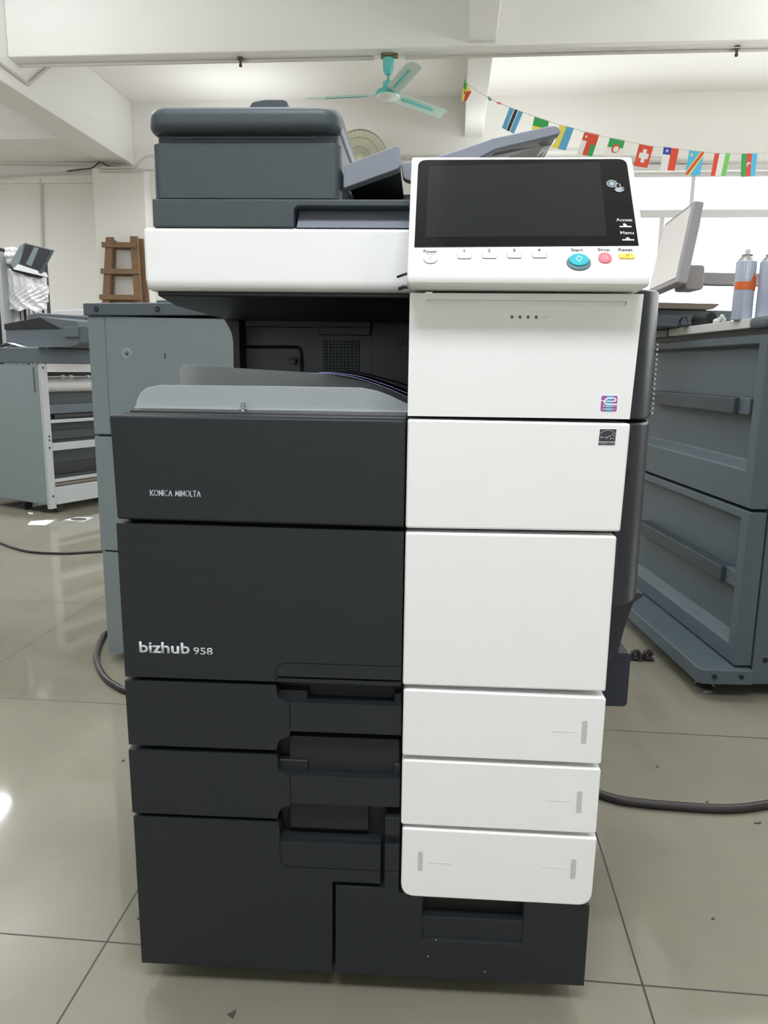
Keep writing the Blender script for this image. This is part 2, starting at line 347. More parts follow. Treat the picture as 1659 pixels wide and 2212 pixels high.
# small ceiling hooks
for i, (px, py, lb) in enumerate(((519, 108, 'rusty hook stub on the cross beam between girder and fan'), (1592, 104, 'grey hook stub under the cross beam above the window side'))):
    p = A(px, py, Y=6.9); p.z = 3.86
    o = finish(lathe(nb(), p.x, p.y, [(.03, p.z), (.03, p.z-.02), (.012, p.z-.03), (.012, p.z-.06), (.018, p.z-.075), (.01, p.z-.085)]), 'ceiling_hook', M['rust'] if i == 0 else M['debris'], ang=T); tag(o, lb, 'hook')

# ------------------------------------------------------------------ tube lamps, mostly out of view, several added only for their light
for i, (x, y, z) in enumerate(TUBES):
    where = ['along the inner side of the girder', 'over the open sided machine', 'added out of view near the back window side wall', 'over the machine with the monitor', 'right above the copier',
             'behind the camera near the left wall', 'added and widened just behind the camera', 'behind the camera near the side windows', 'far behind the camera on the left wall side', 'far behind the camera on the window side', 'added unseen in the back bay behind the feeder', 'added unseen in the back bay behind the control panel', 'added out of view far out in the bay beyond the girder', 'added out of view beside the girder in the outer bay'][i]
    t = thing('tube_light', 'hanging fluorescent tube light ' + where, 'light', (x, y, z), T, 'hanging tube lights')
    wd = .3 if i == 6 else .035  # added tube behind the camera is widened to soften its shadows
    hb_ = bx(x-wd, x+wd, y-.62, y+.62, z+.03, z+.08) if i == 0 else bx(x-.62, x+.62, y-wd, y+wd, z+.03, z+.08)
    finish(hb_, 'housing', M['offwhite'], t, bevel=.006)
    g = nb(); tube(g, [(x, y-.6, z+.012), (x, y+.6, z+.012)] if i == 0 else [(x-.6, y, z+.012), (x+.6, y, z+.012)], .013, 10)
    tm = M.get('tubeglow') or mat('tube_glow', (250, 252, 255), .4, emit=14); M['tubeglow'] = tm
    finish(g, 'tube', tm, t)
    for sx in (-.4, .4):
        g = nb()
        if i == 0: tube(g, [(x, y+sx, z+.07), (x, y+sx, H)], .004, 6)
        elif i in (10, 11): tube(g, [(x+sx, y, z+.055), (x+sx, 9.73, z+.055)], .012, 8)
        else: tube(g, [(x+sx, y, z+.07), (x+sx, y, H)], .004, 6)
        finish(g, 'wall_bracket' if i in (10, 11) else 'hanger', M['wire'], t)  # brackets carry the two added back bay tubes
    ld = bpy.data.lights.new('tube_lamp', 'AREA'); ld.shape = 'RECTANGLE'; ld.size = 1.25; ld.size_y = .6 if i == 6 else .12; ld.energy = TUBE_W*DIM[i]; ld.color = (.92, .955, 1)
    lo = bpy.data.objects.new('tube_lamp', ld); C.objects.link(lo); lo.parent = t; lo.location = (0, 0, -.012); lo.rotation_euler = (0, 0, PI/2 if i == 0 else 0)
    lu = ld.copy(); lu.energy = TUBE_W*UPW.get(i, .1); lo = bpy.data.objects.new('added_uplight', lu); C.objects.link(lo); lo.parent = t; lo.location = (0, 0, .09); lo.rotation_euler = (PI, 0, PI/2 if i == 0 else 0)  # added above the closed housing to throw light upward

# ------------------------------------------------------------------ the copier
P = thing('office_copier', 'large charcoal and white office copier standing in the middle of the tiled floor', 'copier', (.336, .3, 0))
def part(bm, name, m, parent=None, **k): return finish(bm, name, m, parent or P, **k)
# carcass
b = nb(); box(b, .004, .388, .029, .58, .05, .858); box(b, .388, .6665, .031, .58, .05, .8655); part(b, 'body', M['dark2'], bevel=.002)
b = nb(); box(b, .395, .672, .026, .5, .8665, 1.02); part(b, 'tower_body', M['dark2'], bevel=.003)
for x in (.07, .6):
    for y in (.09, .5):
        c = nb(); tube(c, [(x-.012, y, .026), (x+.012, y, .026)], .026, 16); box(c, x-.017, x+.017, y-.012, y+.012, .045, .056); part(c, 'caster', M['rubber'])
# front covers, dark side
o = part(pr([(0.001, .7225), (.3885, .720), (.3885, .8625), (-.002, .8625)], 'Y', 0, .03), 'front_cover', M['dark'], bevel=.004)
o['label'] = 'upper charcoal front cover with maker lettering'
def konica(par):
    # maker's name in wide capitals with bar-less A
    Wd, Ht = .0675, .0072; x = .049; z = .7562
    # letter advance table (fractions); simple stroke letters
    def st(bm, pts, tk=.0011):
        for (a, b_) in zip(pts, pts[1:]):
            a = Vector(a); b2 = Vector(b_); d = (b2-a).normalized(); n = Vector((-d.y, d.x))*tk*.5; e = d*tk*.35
            q = [a-e+n, a-e-n, b2+e-n, b2+e+n]; prism(bm, [(x_.x, x_.y) for x_ in q], 'Y', -.0006, .0002)
    G = {'K': [[(0, 0), (0, 1)], [(.8, 1), (0.1, .5), (.85, 0)]], 'O': [[(.5+.5*math.cos(t*PI/6), .5+.5*math.sin(t*PI/6)) for t in range(13)]], 'N': [[(0, 0), (0, 1), (.8, 0), (.8, 1)]],
         'I': [[(0, 0), (0, 1)]], 'C': [[(.55+.5*math.cos(t*PI/8), .5+.5*math.sin(t*PI/8)) for t in range(3, 14)]], 'A': [[(0, 0), (.42, 1), (.84, 0)]],
         'M': [[(0, 0), (.15, 1), (.5, .15), (.85, 1), (1, 0)]], 'L': [[(0, 1), (0, 0), (.55, 0)]], 'T': [[(0, 1), (.75, 1)], [(.37, 1), (.37, 0)]]}
    wd = {'K': .8, 'O': 1, 'N': .8, 'I': .05, 'C': .85, 'A': .85, 'M': 1, 'L': .5, 'T': .75, ' ': .35}
    s = 'KONICA MINOLTA'; tot = sum(wd[c]+.34 for c in s)-.34; k = Wd/tot; bm = nb(); cx = x
    for c in s:
        for seg in G.get(c, []): st(bm, [(cx+p[0]*k, z+p[1]*Ht) for p in seg])
        cx += (wd[c]+.34)*k
    part(bm, 'brand_lettering', M['letter'], par, smooth=False)
konica(o)
o = part(pr([(0.001, .4975), (.3885, .497), (.3885, .7145), (0.000, .717)], 'Y', 0, .03), 'front_cover', M['dark'], bevel=.004)
o['label'] = 'lower charcoal front cover with model lettering'
grv = fillet([(.2145, .49), (.2145, .526), (.40, .526), (.40, .49)], .014, 5, [1]); gin = fillet([(.2157, .49), (.2157, .5248), (.41, .5248), (.41, .49)], .013, 5, [1])
ring = [p for p in grv]+[p for p in gin[::-1]]
cut(o, [pr([(.2145, .49), (.2145, .512), (.2157, .512), (.2157, .49)], 'Y', -.01, .0018), pr([(.23, .5248), (.23, .526), (.40, .526), (.40, .5248)], 'Y', -.01, .0018),
        prism(nb(), [(.2145+.0155*(1-math.cos(t*PI/12)), .5105+.0155*math.sin(t*PI/12)) for t in range(7)]+[(.2157+.0143*(1-math.cos(t*PI/12)), .5105+.0143*math.sin(t*PI/12)) for t in range(6, -1, -1)], 'Y', -.01, .0018),
        pr([(-.03, .495), (-.03, .502), (.03, .509)], 'X', .2165, .41)])
text('bizhub', 'model_lettering', M['letter'], o, frontM(.0232, .5335), .0712, bold=.022, height=.0165)
text('958', 'model_lettering', M['letter'], o, frontM(.0995, .5335), .0272, bold=.008, height=.0103)
# upper ledge behind the top cover
b = nb(); box(b, .002, .3885, .03, .055, .855, .8632); box(b, .003, .3885, .058, .08, .855, .8655); box(b, .004, .3885, .083, .56, .855, .866); part(b, 'top_ledge', M['ledge'], bevel=.0015)
# drawers
def drawer(z0, z1, hz0, hz1, label, zwin, zl, zleft0=None):
    """dark front with finger bar, white face to the right of it"""
    pts = [(.001, z0), (.214, z0), (.2145, hz0-.012), (.233, hz0-.004), (.233, hz0), (.3895, hz0), (.3895, hz1), (.2345, hz1), (.223, hz1+.005), (.2155, hz1+.014), (.2145, z1), (.000, z1)]
    pts = [(.001, z0), (.214, z0)]
    pts += [(.2145+.018*(1-math.cos(t*PI/10)), z0+.004+.017*math.sin(t*PI/10)) for t in range(1, 6)]
    pts += [(.2335, hz0), (.3895, hz0), (.3895, hz1), (.2335, hz1)]
    pts += [(.2145+.018*(1-math.cos(t*PI/10)), hz1+.016-.016*math.sin(t*PI/10)) for t in range(5, 0, -1)]
    pts += [(.2145, z1), (.0, z1)]
    o = part(pr(pts, 'Y', 0, .026), 'paper_drawer', M['dark'], bevel=.0028); o['label'] = label
    cut(o, [bx(.2328, .2338, -.01, .004, hz0-.01, hz1+.02)])
    f = part(pr(fillet([(.392, z0), (.668, z0-.002), (.6685, z1-.0015), (.392, z1+.001)], .003, 2), 'Y', -.001, .03), 'drawer_face', M['white'], o, bevel=.003, seg=3)
    f['label'] = 'white face of the drawer'
    part(pr(rr(zwin[0], zwin[1], zwin[2], zwin[3], .0022, 3), 'Y', -.0013, .0), 'level_window', M['slot'], o, smooth=False)
    part(bx(zl[0], zl[1], -.0014, 0, zl[2], zl[2]+.0009), 'size_card_slot', M['whiteline'], o, smooth=False)
    return o
drawer(.394, .4915, .424, .467, 'upper narrow paper drawer', (.638, .6455, .422, .456), (.597, .6305, .4385))
drawer(.287, .386, .313, .356, 'second narrow paper drawer', (.6375, .645, .3165, .350), (.596, .629, .3335))
# pockets behind the finger bars
b = nb()
box(b, .2145, .3895, .045, .05, .287, .503)
for z in (.4665, .3595):                      # corner shelves inside each pocket
    box(b, .2145, .257, .012, .045, z-.02, z+.014); box(b, .379, .3895, .012, .045, z-.02, z+.014)
part(b, 'grip_pocket', M['dark2'], bevel=.002)
b = pr(rr(.229, .388, .355, .409, .004, 3), 'Y', .016, .05); part(b, 'grip_pocket', M['dark2'], bevel=.002)
b = pr(rr(.229, .345, .263, .3045, .004, 3), 'Y', .016, .05); part(b, 'grip_pocket', M['dark2'], bevel=.002)
# tall lower drawers
pts = [(.003, .036), (.2935, .037), (.2935, .1895), (.3635, .1895), (.3635, .2535), (.2175, .2535)]
pts += [(.2155, .281), (.002, .281)]
o = part(pr(pts, 'Y', 0, .028), 'tall_drawer', M['dark'], bevel=.0032); o['label'] = 'tall charcoal lower drawer beside the corner step'
def arc(cx, cz, r, t0, t1, n=6): return [(cx+r*math.cos(t0+(t1-t0)*i/n), cz+r*math.sin(t0+(t1-t0)*i/n)) for i in range(n+1)]
cut(o, [pr([(.2165, .2246), (.2178, .2246), (.2178, .27), (.2165, .27)], 'Y', -.01, .002),
        pr([(.231, .2095), (.375, .2095), (.375, .2108), (.231, .2108)], 'Y', -.01, .002),
        pr(arc(.231, .2245, .0150, PI, 1.5*PI)+arc(.231, .2245, .0137, 1.5*PI, PI), 'Y', -.01, .002),
        pr([(-.03, .262), (-.03, .2515), (.012, .2515), (.012, .262)], 'X', .219, .362)])
b = nb(); prism(b, [(.2985, .036), (.6665, .036), (.6665, .171), (.57, .175), (.3905, .175), (.3905, .297), (.3695, .297), (.3695, .1825), (.2985, .1825)], 'Y', 0, .028)
o = part(b, 'tall_drawer', M['dark'], bevel=.0032); o['label'] = 'charcoal lower drawer with a finger pocket under the white face'
cut(o, [pr(rr(.4255, .5735, .1, .20, .009, 5), 'Y', -.01, .0035), pr(rr(.4265, .5725, .1365, .21, .002, 2), 'Y', -.01, .026),
        pr([(.36, .2095), (.40, .2095), (.40, .2108), (.36, .2108)], 'Y', -.01, .002), bx(.36, .42, -.01, .010, .2535, .268)])
part(bx(.4265, .5725, .020, .0275, .137, .172), 'grip_pocket', M['black'], o, smooth=False)
f = part(pr(fillet([(.3935, .1715), (.6685, .1695), (.670, .278), (.394, .2815)], .021, 6, [0, 1]), 'Y', -.001, .03), 'drawer_face', M['white'], o, bevel=.003)
f['label'] = 'white face with rounded lower corners'
for (a, c, d, e) in ((.4175, .4245, .214, .2455), (.6355, .643, .2125, .244)): part(pr(rr(a, c, d, e, .0022, 3), 'Y', -.0013, .0), 'level_window', M['slot'], o, smooth=False)
for (a, c, z) in ((.4335, .4665, .2278), (.595, .6275, .229)): part(bx(a, c, -.0014, 0, z, z+.0009), 'size_card_slot', M['whiteline'], o, smooth=False)
for px, py, s_ in ((942, 2030, .0011), (925, 2066, .0013), (1047, 2099, .0012)):
    p_ = at(px, py, Y=0); x, z = p_.x, p_.z
    part(prism(nb(), [(x-s_, z), (x, z-s_*.6), (x+s_, z+s_*.3), (x, z+s_)], 'Y', -.0003, .0001), 'paint_chip', M['letter'], o, smooth=False)['label'] = 'small pale scuff mark'
# white covers
o = part(pr([(.3905, .8675), (.6725, .868), (.6785, 1.0215), (.3905, 1.0205)], 'Y', 0, .025), 'white_cover', M['white'], bevel=.0035)
o['label'] = 'top white cover with finger groove, four lamp holes and a purple label'
cut(o, [pr(rr(.411, .659, 1.0068, 1.0128, .003, 5), 'Y', -.01, .004)]+[pr(ell(.5185+.01*i, .9925, .0021, n=14), 'Y', -.01, .003) for i in range(4)])
for i in range(4): part(pr(ell(.5185+.01*i, .9925, .00205, n=14), 'Y', .0012, .0035), 'indicator_lamp', M['line'], o, smooth=False)
b = nb(); prism(b, rr(.556, .5605, .9918, .9928, .0003, 1), 'Y', -.0003, .0001)
for p in ([(.561, .9905), (.5645, .9923), (.564, .9928), (.5605, .991)], [(.561, .9941), (.5645, .9923), (.564, .9918), (.5605, .9936)]): prism(b, p, 'Y', -.0003, .0001)
part(b, 'arrow_mark', M['whiteline'], o, smooth=False)
o2 = part(pr([(.3905, .7195), (.6715, .7215), (.6745, .8625), (.3905, .8635)], 'Y', 0, .028), 'white_cover', M['white'], bevel=.0035); o2['label'] = 'middle white cover with a small black label'
o3 = part(pr([(.3905, .4985), (.6675, .4985), (.6675, .7155), (.3905, .7142)], 'Y', 0, .028), 'white_cover', M['white'], bevel=.0035); o3['label'] = 'large plain lower white cover'
# purple e label
def quadmap(q, u, v): return (q[0]*(1-u)+q[1]*u)*v+(q[3]*(1-u)+q[2]*u)*(1-v)
def decal(q, pts, mi, bm, y0, y1):
    pp = [quadmap(q, u, v) for u, v in pts]; prism(bm, [(p.x, p.z) for p in pp], 'Y', y0, y1, mi)
q = [at(1299.1, 854.5, Y=0), at(1334.5, 855), at(1331.7, 889), at(1296.6, 888.7)] if False else [at(1299.1, 854.5, Y=0), at(1334.5, 855, Y=0), at(1331.7, 889, Y=0), at(1296.6, 888.7, Y=0)]
b = nb()
decal(q, rr(-.06, 1.06, -.06, 1.06, .1), 2, b, -.0002, .0001)
decal(q, rr(0, 1, 0, 1, .1), 0, b, -.0004, -.0001)
decal(q, [(.33, 0), (.7, 0), (.7, 1), (.33, 1)], 1, b, -.0006, -.0003)
def stroke(q, pts, tk, mi, bm, y0, y1):
    for a, b_ in zip(pts, pts[1:]):
        a = Vector(a); c = Vector(b_); d = (c-a).normalized(); n = Vector((-d.y, d.x))*tk/2; e = d*tk*.2
        decal(q, [tuple(v) for v in (a-e+n, a-e-n, c+e-n, c+e+n)], mi, bm, y0, y1)
    if tk > .07:
        for p_ in pts[1:-1]: decal(q, ell(p_[0], p_[1], tk/2, tk/2, 12), mi, bm, y0-.00003, y1)
stroke(q, [(0, .675), (.22, .675)], .06, 2, b, -.0008, -.0002)
stroke(q, [(.3, .645), (.84, .645)], .06, 2, b, -.0009, -.0002)
stroke(q, [(.78, .64), (.88, .70), (.89, .77), (.84, .83), (.7, .85), (.5, .85), (.36, .82), (.25, .72), (.2, .62), (.22, .53), (.32, .47), (.5, .455), (1, .455)], .085, 2, b, -.0010, -.0002)
part(b, 'label', [M['purple'], M['cyan'], M['labelwhite']], o, smooth=False)['label'] = 'purple and blue label with a white letter e'
def qM(q, u, v, y):
    p = quadmap(q, u, v); ex = (q[1]-q[0]).normalized(); ez = (q[0]-q[3]).normalized(); ey = Vector((0, -1, 0)); p = Vector((p.x, y, p.z))
    return Matrix(((ex.x, ez.x, ey.x, p.x), (ex.y, ez.y, ey.y, p.y), (ex.z, ez.z, ey.z, p.z), (0, 0, 0, 1)))
text('Emperon', 'label_lettering', M['labelwhite'], o, qM(q, .1, .26, -.0008), .0175, .012, height=.0028, shear=.3)
text('Driven!', 'label_lettering', M['labelwhite'], o, qM(q, .1, .09, -.0008), .0155, .012, height=.0024, shear=.3)
# black energy label
q = [at(1296, 927, Y=0), at(1331.7, 927.3, Y=0), at(1327.9, 961.8, Y=0), at(1292, 961.5, Y=0)]
b = nb()
decal(q, rr(-.05, 1.05, -.05, 1.05, .02, 1), 2, b, -.0002, .0001)
decal(q, [(0, 0), (1, 0), (1, .19), (0, .19)], 0, b, -.0004, -.0001); decal(q, [(0, .23), (1, .23), (1, 1), (0, 1)], 0, b, -.0004, -.0001)
stroke(q, [(0, .66)]+[(.5-.5*math.cos(t), .55+.38*math.sin(t)) for t in [.5, .8, 1.1, 1.4, 1.57, 1.8, 2.1, 2.4, 2.6]]+[(1, .68)], .035, 1, b, -.0007, -.0002)
stroke(q, [(.55, .57), (.72, .62), (.80, .74), (.84, .62), (.97, .60), (.88, .52), (.92, .38), (.78, .44), (.66, .36), (.72, .5), (.6, .56)], .024, 1, b, -.0008, -.0002)
stroke(q, [(.05, .47), (.12, .56), (.17, .56), (.12, .49), (.08, .46), (.16, .44), (.22, .51), (.24, .46), (.28, .52), (.31, .47), (.36, .52), (.38, .48), (.44, .53), (.42, .44), (.4, .36), (.47, .5), (.52, .54), (.5, .40), (.46, .33), (.56, .5)], .022, 1, b, -.0008, -.0002)
part(b, 'label', [M['labelblack'], M['labelgrey'], M['labelwhite']], o2, smooth=False)['label'] = 'black square label with an arc and a star'
text('ENERGY STAR', 'label_lettering', M['labelgrey'], o2, qM(q, .06, .04, -.0006), .0188, .01, height=.0026)
# side covers on the window side (rounded vertical shells)
prof = [(.668, .03), (.678, .026), (.695, .034), (.709, .05), (.719, .075), (.727, .105), (.732, .14), (.735, .19), (.736, .25), (.736, .5), (.668, .5)]
def shell(z0, z1, nm, lb, slope=0):
    bm = nb(); A_ = [bm.verts.new((x, y, z0)) for x, y in prof]; B_ = [bm.verts.new((x, y, z1+slope*max(0, (y-.03)))) for x, y in prof]
    bm.faces.new(A_[::-1]); bm.faces.new(B_); n = len(prof)
    for i in range(n): bm.faces.new((A_[i], A_[(i+1) % n], B_[(i+1) % n], B_[i]))
    o = part(bm, nm, M['side'], bevel=.004, lim=50); o['label'] = lb; return o
s1 = shell(.8655, 1.03, 'side_cover', 'rounded upper side cover', .05)
s2 = shell(.612, .8615, 'side_cover', 'rounded lower side cover')
b = nb()
for i in range(15):
    z = .965-.0068*i; tube(b, [(.7355, .12, z), (.7375, .16, z), (.7385, .22, z), (.7385, .34, z)], .0018, 6)
part(b, 'side_vent', M['lightmetal'], s1)
part(pr(rr(.672, .684, .796, .802, .0028, 4), 'Y', .022, .05), 'latch', M['dark2'], s2, bevel=.001)
part(pr([(.668, .616), (.7345, .614), (.7345, .607), (.722, .598), (.712, .56), (.7055, .522), (.694, .50), (.668, .49)], 'Y', .09, .42), 'side_bracket', M['side'], bevel=.003)
o = part(pr(rr(.668, .7265, .432, .5175, .007, 4, 'bc'), 'Y', .1, .34), 'side_box', M['navy'], bevel=.0015)
o['label'] = 'dark navy box low on the side'
# output tray cavity
rw_ = .55
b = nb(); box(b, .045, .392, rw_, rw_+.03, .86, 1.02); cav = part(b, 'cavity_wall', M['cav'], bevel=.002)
cut(cav, [bx(.2105, .2805, rw_-.01, rw_+.02, .921, .981)])
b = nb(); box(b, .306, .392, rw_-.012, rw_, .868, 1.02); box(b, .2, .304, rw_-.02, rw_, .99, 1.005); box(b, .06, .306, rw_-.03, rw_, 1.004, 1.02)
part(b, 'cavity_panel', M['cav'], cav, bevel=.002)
fc_ = [at(a_, c_, Y=rw_-.05) for a_, c_ in ((478, 680), (484, 690), (493, 705), (500, 720), (503, 738), (504, 790), (504, 850))]
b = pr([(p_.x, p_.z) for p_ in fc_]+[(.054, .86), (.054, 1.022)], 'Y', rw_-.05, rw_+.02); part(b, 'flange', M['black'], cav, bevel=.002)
b = nb(); tube(b, spline([(.052, rw_-.004, 1.0), (.053, rw_-.004, .972), (.06, rw_-.004, .966), (.15, rw_-.004, .966), (.163, rw_-.004, .96), (.166, rw_-.004, .945), (.166, rw_-.004, .90)], 5), .003, 8); part(b, 'raised_rib', M['black'], cav)
b = nb(); box(b, .212, .279, rw_+.017, rw_+.02, .923, .98, 1)
for i in range(10): x = .2125+.0073*i; box(b, x-.001, x+.001, rw_-.001, rw_+.006, .922, .980)
for i in range(11): z = .9225+.0058*i; box(b, .2105, .2805, rw_-.002, rw_+.006, z-.0009, z+.0009)
part(b, 'fan_grille', [M['finish2'], M['black']], cav, smooth=False)
for x, z in ((.150, .939), (.361, .977)):
    c = pr(ell(x, z, .0075), 'Y', rw_-.018, rw_); prism(c, ell(x+.001, z-.001, .004), 'Y', rw_-.024, rw_-.017, 1); part(c, 'screw_boss', [M['black'], M['finish2']], cav)
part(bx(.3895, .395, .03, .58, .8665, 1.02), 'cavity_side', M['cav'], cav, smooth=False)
# tray guides
f1 = [(-.004, .8665), (-.002, .878), (.004, .888), (.014, .8955), (.033, .8995), (.20, .9005), (.322, .900), (.345, .896), (.365, .889), (.3885, .878), (.3885, .8665)]
o = part(pr(f1, 'Y', .1, .1025), 'tray_guide', M['fence'], bevel=.0008); o['label'] = 'near translucent grey guide of the output tray'
part(bx(-.004, .3885, .094, .1, .8655, .8685), 'guide_foot', M['fence'], o, bevel=.0008)
q2 = [(382, 860), (383, 805), (385, 795), (395, 788), (600, 800), (700, 806), (780, 822), (880, 850), (880, 880), (382, 880)]
pts = [at(a, c, Y=.3) for a, c in q2]; pts = [(p.x, max(p.z, .8665)) for p in pts[:-2]]+[(.388, .8665), (pts[0].x, .8665)]
pts = [(max(x, -.002), z) for x, z in pts]
o = part(pr(fillet(pts, .006, 3, [1, 2]), 'Y', .3, .3025), 'tray_guide', M['fence'], bevel=.0008); o['label'] = 'far translucent grey guide of the output tray'
s = at(525, 872, Y=.088)
c = nb(); lathe(c, s.x, .088, [(.0062, .8655), (.0062, .8672), (.0022, .8674), (.0022, .8705), (.005, .8707), (.005, .8722), (.003, .8724), (.003, .8765), (.001, .8767)], 16); part(c, 'locating_pin', M['chrome'])
# scanner unit
b = nb(); prism(b, [(.1, 1.1145), (.1, 1.0455), (.108, 1.0305), (.6, 1.0305), (.6, 1.1145)], 'X', .0175, .41)
sc = part(b, 'scanner_unit', M['white'], bevel=.006); sc['label'] = 'white scanner housing'
b = nb(); prism(b, [(.115, 1.031), (.115, 1.024), (.2, 1.016), (.58, 1.014), (.58, 1.031)], 'X', .03, .40); part(b, 'underside', M['black'], sc, bevel=.002)
# document feeder
fd = part(pr(rr(.0325, .2925, .104, .44, .014, 6), 'Z', 1.1525, 1.2235), 'feeder_body', M['feeder'], bevel=.0012); fd['label'] = 'tall charcoal feeder housing'
cp = part(pr(rr(.0295, .2935, .088, .43, .03, 8), 'Z', 1.2345, 1.2665), 'feeder_cap', M['feeder'], bevel=.0125, seg=6); cp['label'] = 'rounded top cap of the feeder'
part(pr(rr(.037, .289, .110, .43, .014, 6), 'Z', 1.222, 1.237), 'cap_neck', M['feeder'], cp)
b = nb(); box(b, .063, .257, .106, .112, 1.2303, 1.2309); part(b, 'slot_lip', M['feedgrey'], cp, smooth=False)
g0, g1 = at(530, 228, Y=.16), at(626, 228, Y=.16); zt = at(580, 220.5, Y=.16).z
part(pr(fillet([(g0.x-.006, 1.262), (g0.x+.012, zt-.003), (g0.x+.03, zt), (g1.x-.008, zt), (g1.x-.002, zt-.002), (g1.x+.002, 1.262)], .003, 3, [1, 2, 3, 4]), 'Y', .15, .22), 'lift_grip', M['feeder'], cp, bevel=.001)
lo = part(bx(.0325, .41, .1, .5, 1.1148, 1.1515), 'feeder_base', M['feeder'], bevel=.002); lo['label'] = 'low charcoal base of the feeder'
cut(lo, [pr(rr(.2285, .44, 1.09, 1.1425, .007, 5), 'Y', .05, .128)])
b = nb(); prism(b, [(.101, 1.1149), (.103, 1.1149), (.122, 1.135), (.128, 1.1420), (.1285, 1.1149)], 'X', .2315, .40)
part(b, 'output_chute', M['feedgrey'], lo)
b = nb(); box(b, .292, .42, .30, .45, 1.1515, 1.20); part(b, 'feeder_throat', M['black'])
# feeder input tray
pts = [at(a, c, Y=.1) for a, c in ((742, 357), (858, 313), (863, 320), (866, 352), (862, 364), (742, 407))]
o = part(pr(fillet([(p.x, p.z) for p in pts][::-1], .005, 3, [1, 2, 3, 4]), 'Y', .1, .125), 'input_tray', M['feedgrey'], bevel=.0015); o['label'] = 'grey lower section of the tilted input tray'
u = [(p.x, p.z) for p in pts]
part(pr([(u[0][0], u[0][1]-.001), (u[1][0], u[1][1]-.001), (u[3][0]-.001, u[3][1]-.002), (u[0][0], u[0][1]-.012)], 'Y', .125, .40), 'tray_floor', M['black'], o, bevel=.001)
TY = .125
pts = [at(a, c, Y=TY) for a, c in ((866, 352), (925, 343), (985, 325), (1065, 298), (1190, 271), (1205, 272), (1212, 282), (1209, 290), (1070, 323), (1036, 341), (960, 380), (885, 391), (870, 385))]
u = [(p.x, p.z) for p in pts]
o = part(pr(fillet(u, .006, 3, [0, 4, 5, 6, 12]), 'Y', TY, TY+.02), 'input_tray', M['feedgrey'], bevel=.002); o['label'] = 'grey raised section of the tilted input tray'
fl_ = part(pr([(u[2][0], u[2][1]-.006), (u[3][0], u[3][1]-.006), (u[5][0], u[5][1]-.006), (u[5][0]+.001, u[5][1]-.010), (u[3][0], u[3][1]-.012), (u[2][0], u[2][1]-.012)], 'Y', TY+.02, .42), 'tray_floor', mat('gloss_black_underside', (14, 13, 18), .12), o, bevel=.001)
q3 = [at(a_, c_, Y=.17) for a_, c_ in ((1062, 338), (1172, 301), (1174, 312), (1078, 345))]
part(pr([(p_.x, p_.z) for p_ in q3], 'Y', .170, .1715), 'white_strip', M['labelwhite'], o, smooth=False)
b = nb()
for zz_ in ([(1176, 300), (1190, 294), (1172, 318)], [(1168, 322), (1182, 308), (1176, 326), (1160, 338)], [(1180, 316), (1194, 302), (1186, 322), (1170, 340), (1178, 322)], [(1190, 306), (1202, 298), (1194, 314)]):
    q3 = [at(a_, c_, Y=.175) for a_, c_ in zz_]; prism(b, [(p_.x, p_.z) for p_ in q3], 'Y', .175, .1765)
part(b, 'torn_film', M['labelwhite'], o, smooth=False)
# ---- control panel
TI = math.radians(38); PV = Vector((0, math.sin(TI), math.cos(TI))); PN = Vector((0, -math.cos(TI), math.sin(TI))); PO = Vector((0, -.035, 1.048))
def pm(u_, v_, h=0):  # panel coordinates -> place
    p = PO+PV*v_+PN*h; return Matrix(((1, 0, 0, u_), (0, PV.y, PN.y, p.y), (0, PV.z, PN.z, p.z), (0, 0, 0, 1)))
def plate(pts, h0, h1):   # outline in panel u,v
    bm = prism(nb(), pts, 'Z', h0, h1); return xf(bm, pm(0, 0, 0))
prof = [(-.035, 1.048)]
bm = nb()
top = PO+PV*.1955
# side profile (y, z): face, top edge, back, underside lip
sp_ = [(top.y, top.z), (PO.y, PO.z), (PO.y-.0055, 1.0405), (PO.y-.007, 1.0325), (PO.y-.004, 1.0255), (.02, 1.0235), (.05, 1.03), (.07, 1.06), (top.y+.012, top.z-.012)]
prism(bm, sp_, 'X', .3875, .6735)
cpn = part(bm, 'control_panel', M['white'], bevel=.007, seg=4, lim=25); cpn['label'] = 'tilted white control panel with dark glass and coloured keys'
cp_ = cpn
part(plate(fillet([(.395, .0305), (.6645, .0355), (.6655, .1895), (.3965, .1875)], .012, 5, [2, 3]), -.001, .0008), 'glass_front', M['glass'], cp_, bevel=.0004)
part(plate([(.4085, .0475), (.628, .0510), (.6305, .1830), (.4105, .1745)], .0008, .00095), 'display', M['lcd'], cp_, smooth=False)
part(plate(ell(.415, .0122, .0082, n=28), -.001, .0014), 'power_key', M['btn'], cp_, bevel=.0006)
b = nb()
def ringp(bm, cu, cv, r, tk, h0, h1, n=32, sx=1, a0=0, a1=2*PI):
    for i in range(n):
        t0 = a0+(a1-a0)*i/n; t1 = a0+(a1-a0)*(i+1)/n
        prism(bm, [(cu+sx*r*math.cos(t0), cv+r*math.sin(t0)), (cu+sx*r*math.cos(t1), cv+r*math.sin(t1)), (cu+sx*(r-tk)*math.cos(t1), cv+(r-tk)*math.sin(t1)), (cu+sx*(r-tk)*math.cos(t0), cv+(r-tk)*math.sin(t0))], 'Z', h0, h1)
ringp(b, .415, .0122, .0086, .0004, -.0005, .0008); ringp(b, .415, .0115, .0022, .0004, .001, .0016, 14); box(b, .4148, .4152, .0115, .0145, .001, .0016)
box(b, .411, .419, .0178, .0183, .001, .0016)
part(xf(b, pm(0, 0)), 'key_marking', M['line'], cp_, smooth=False)
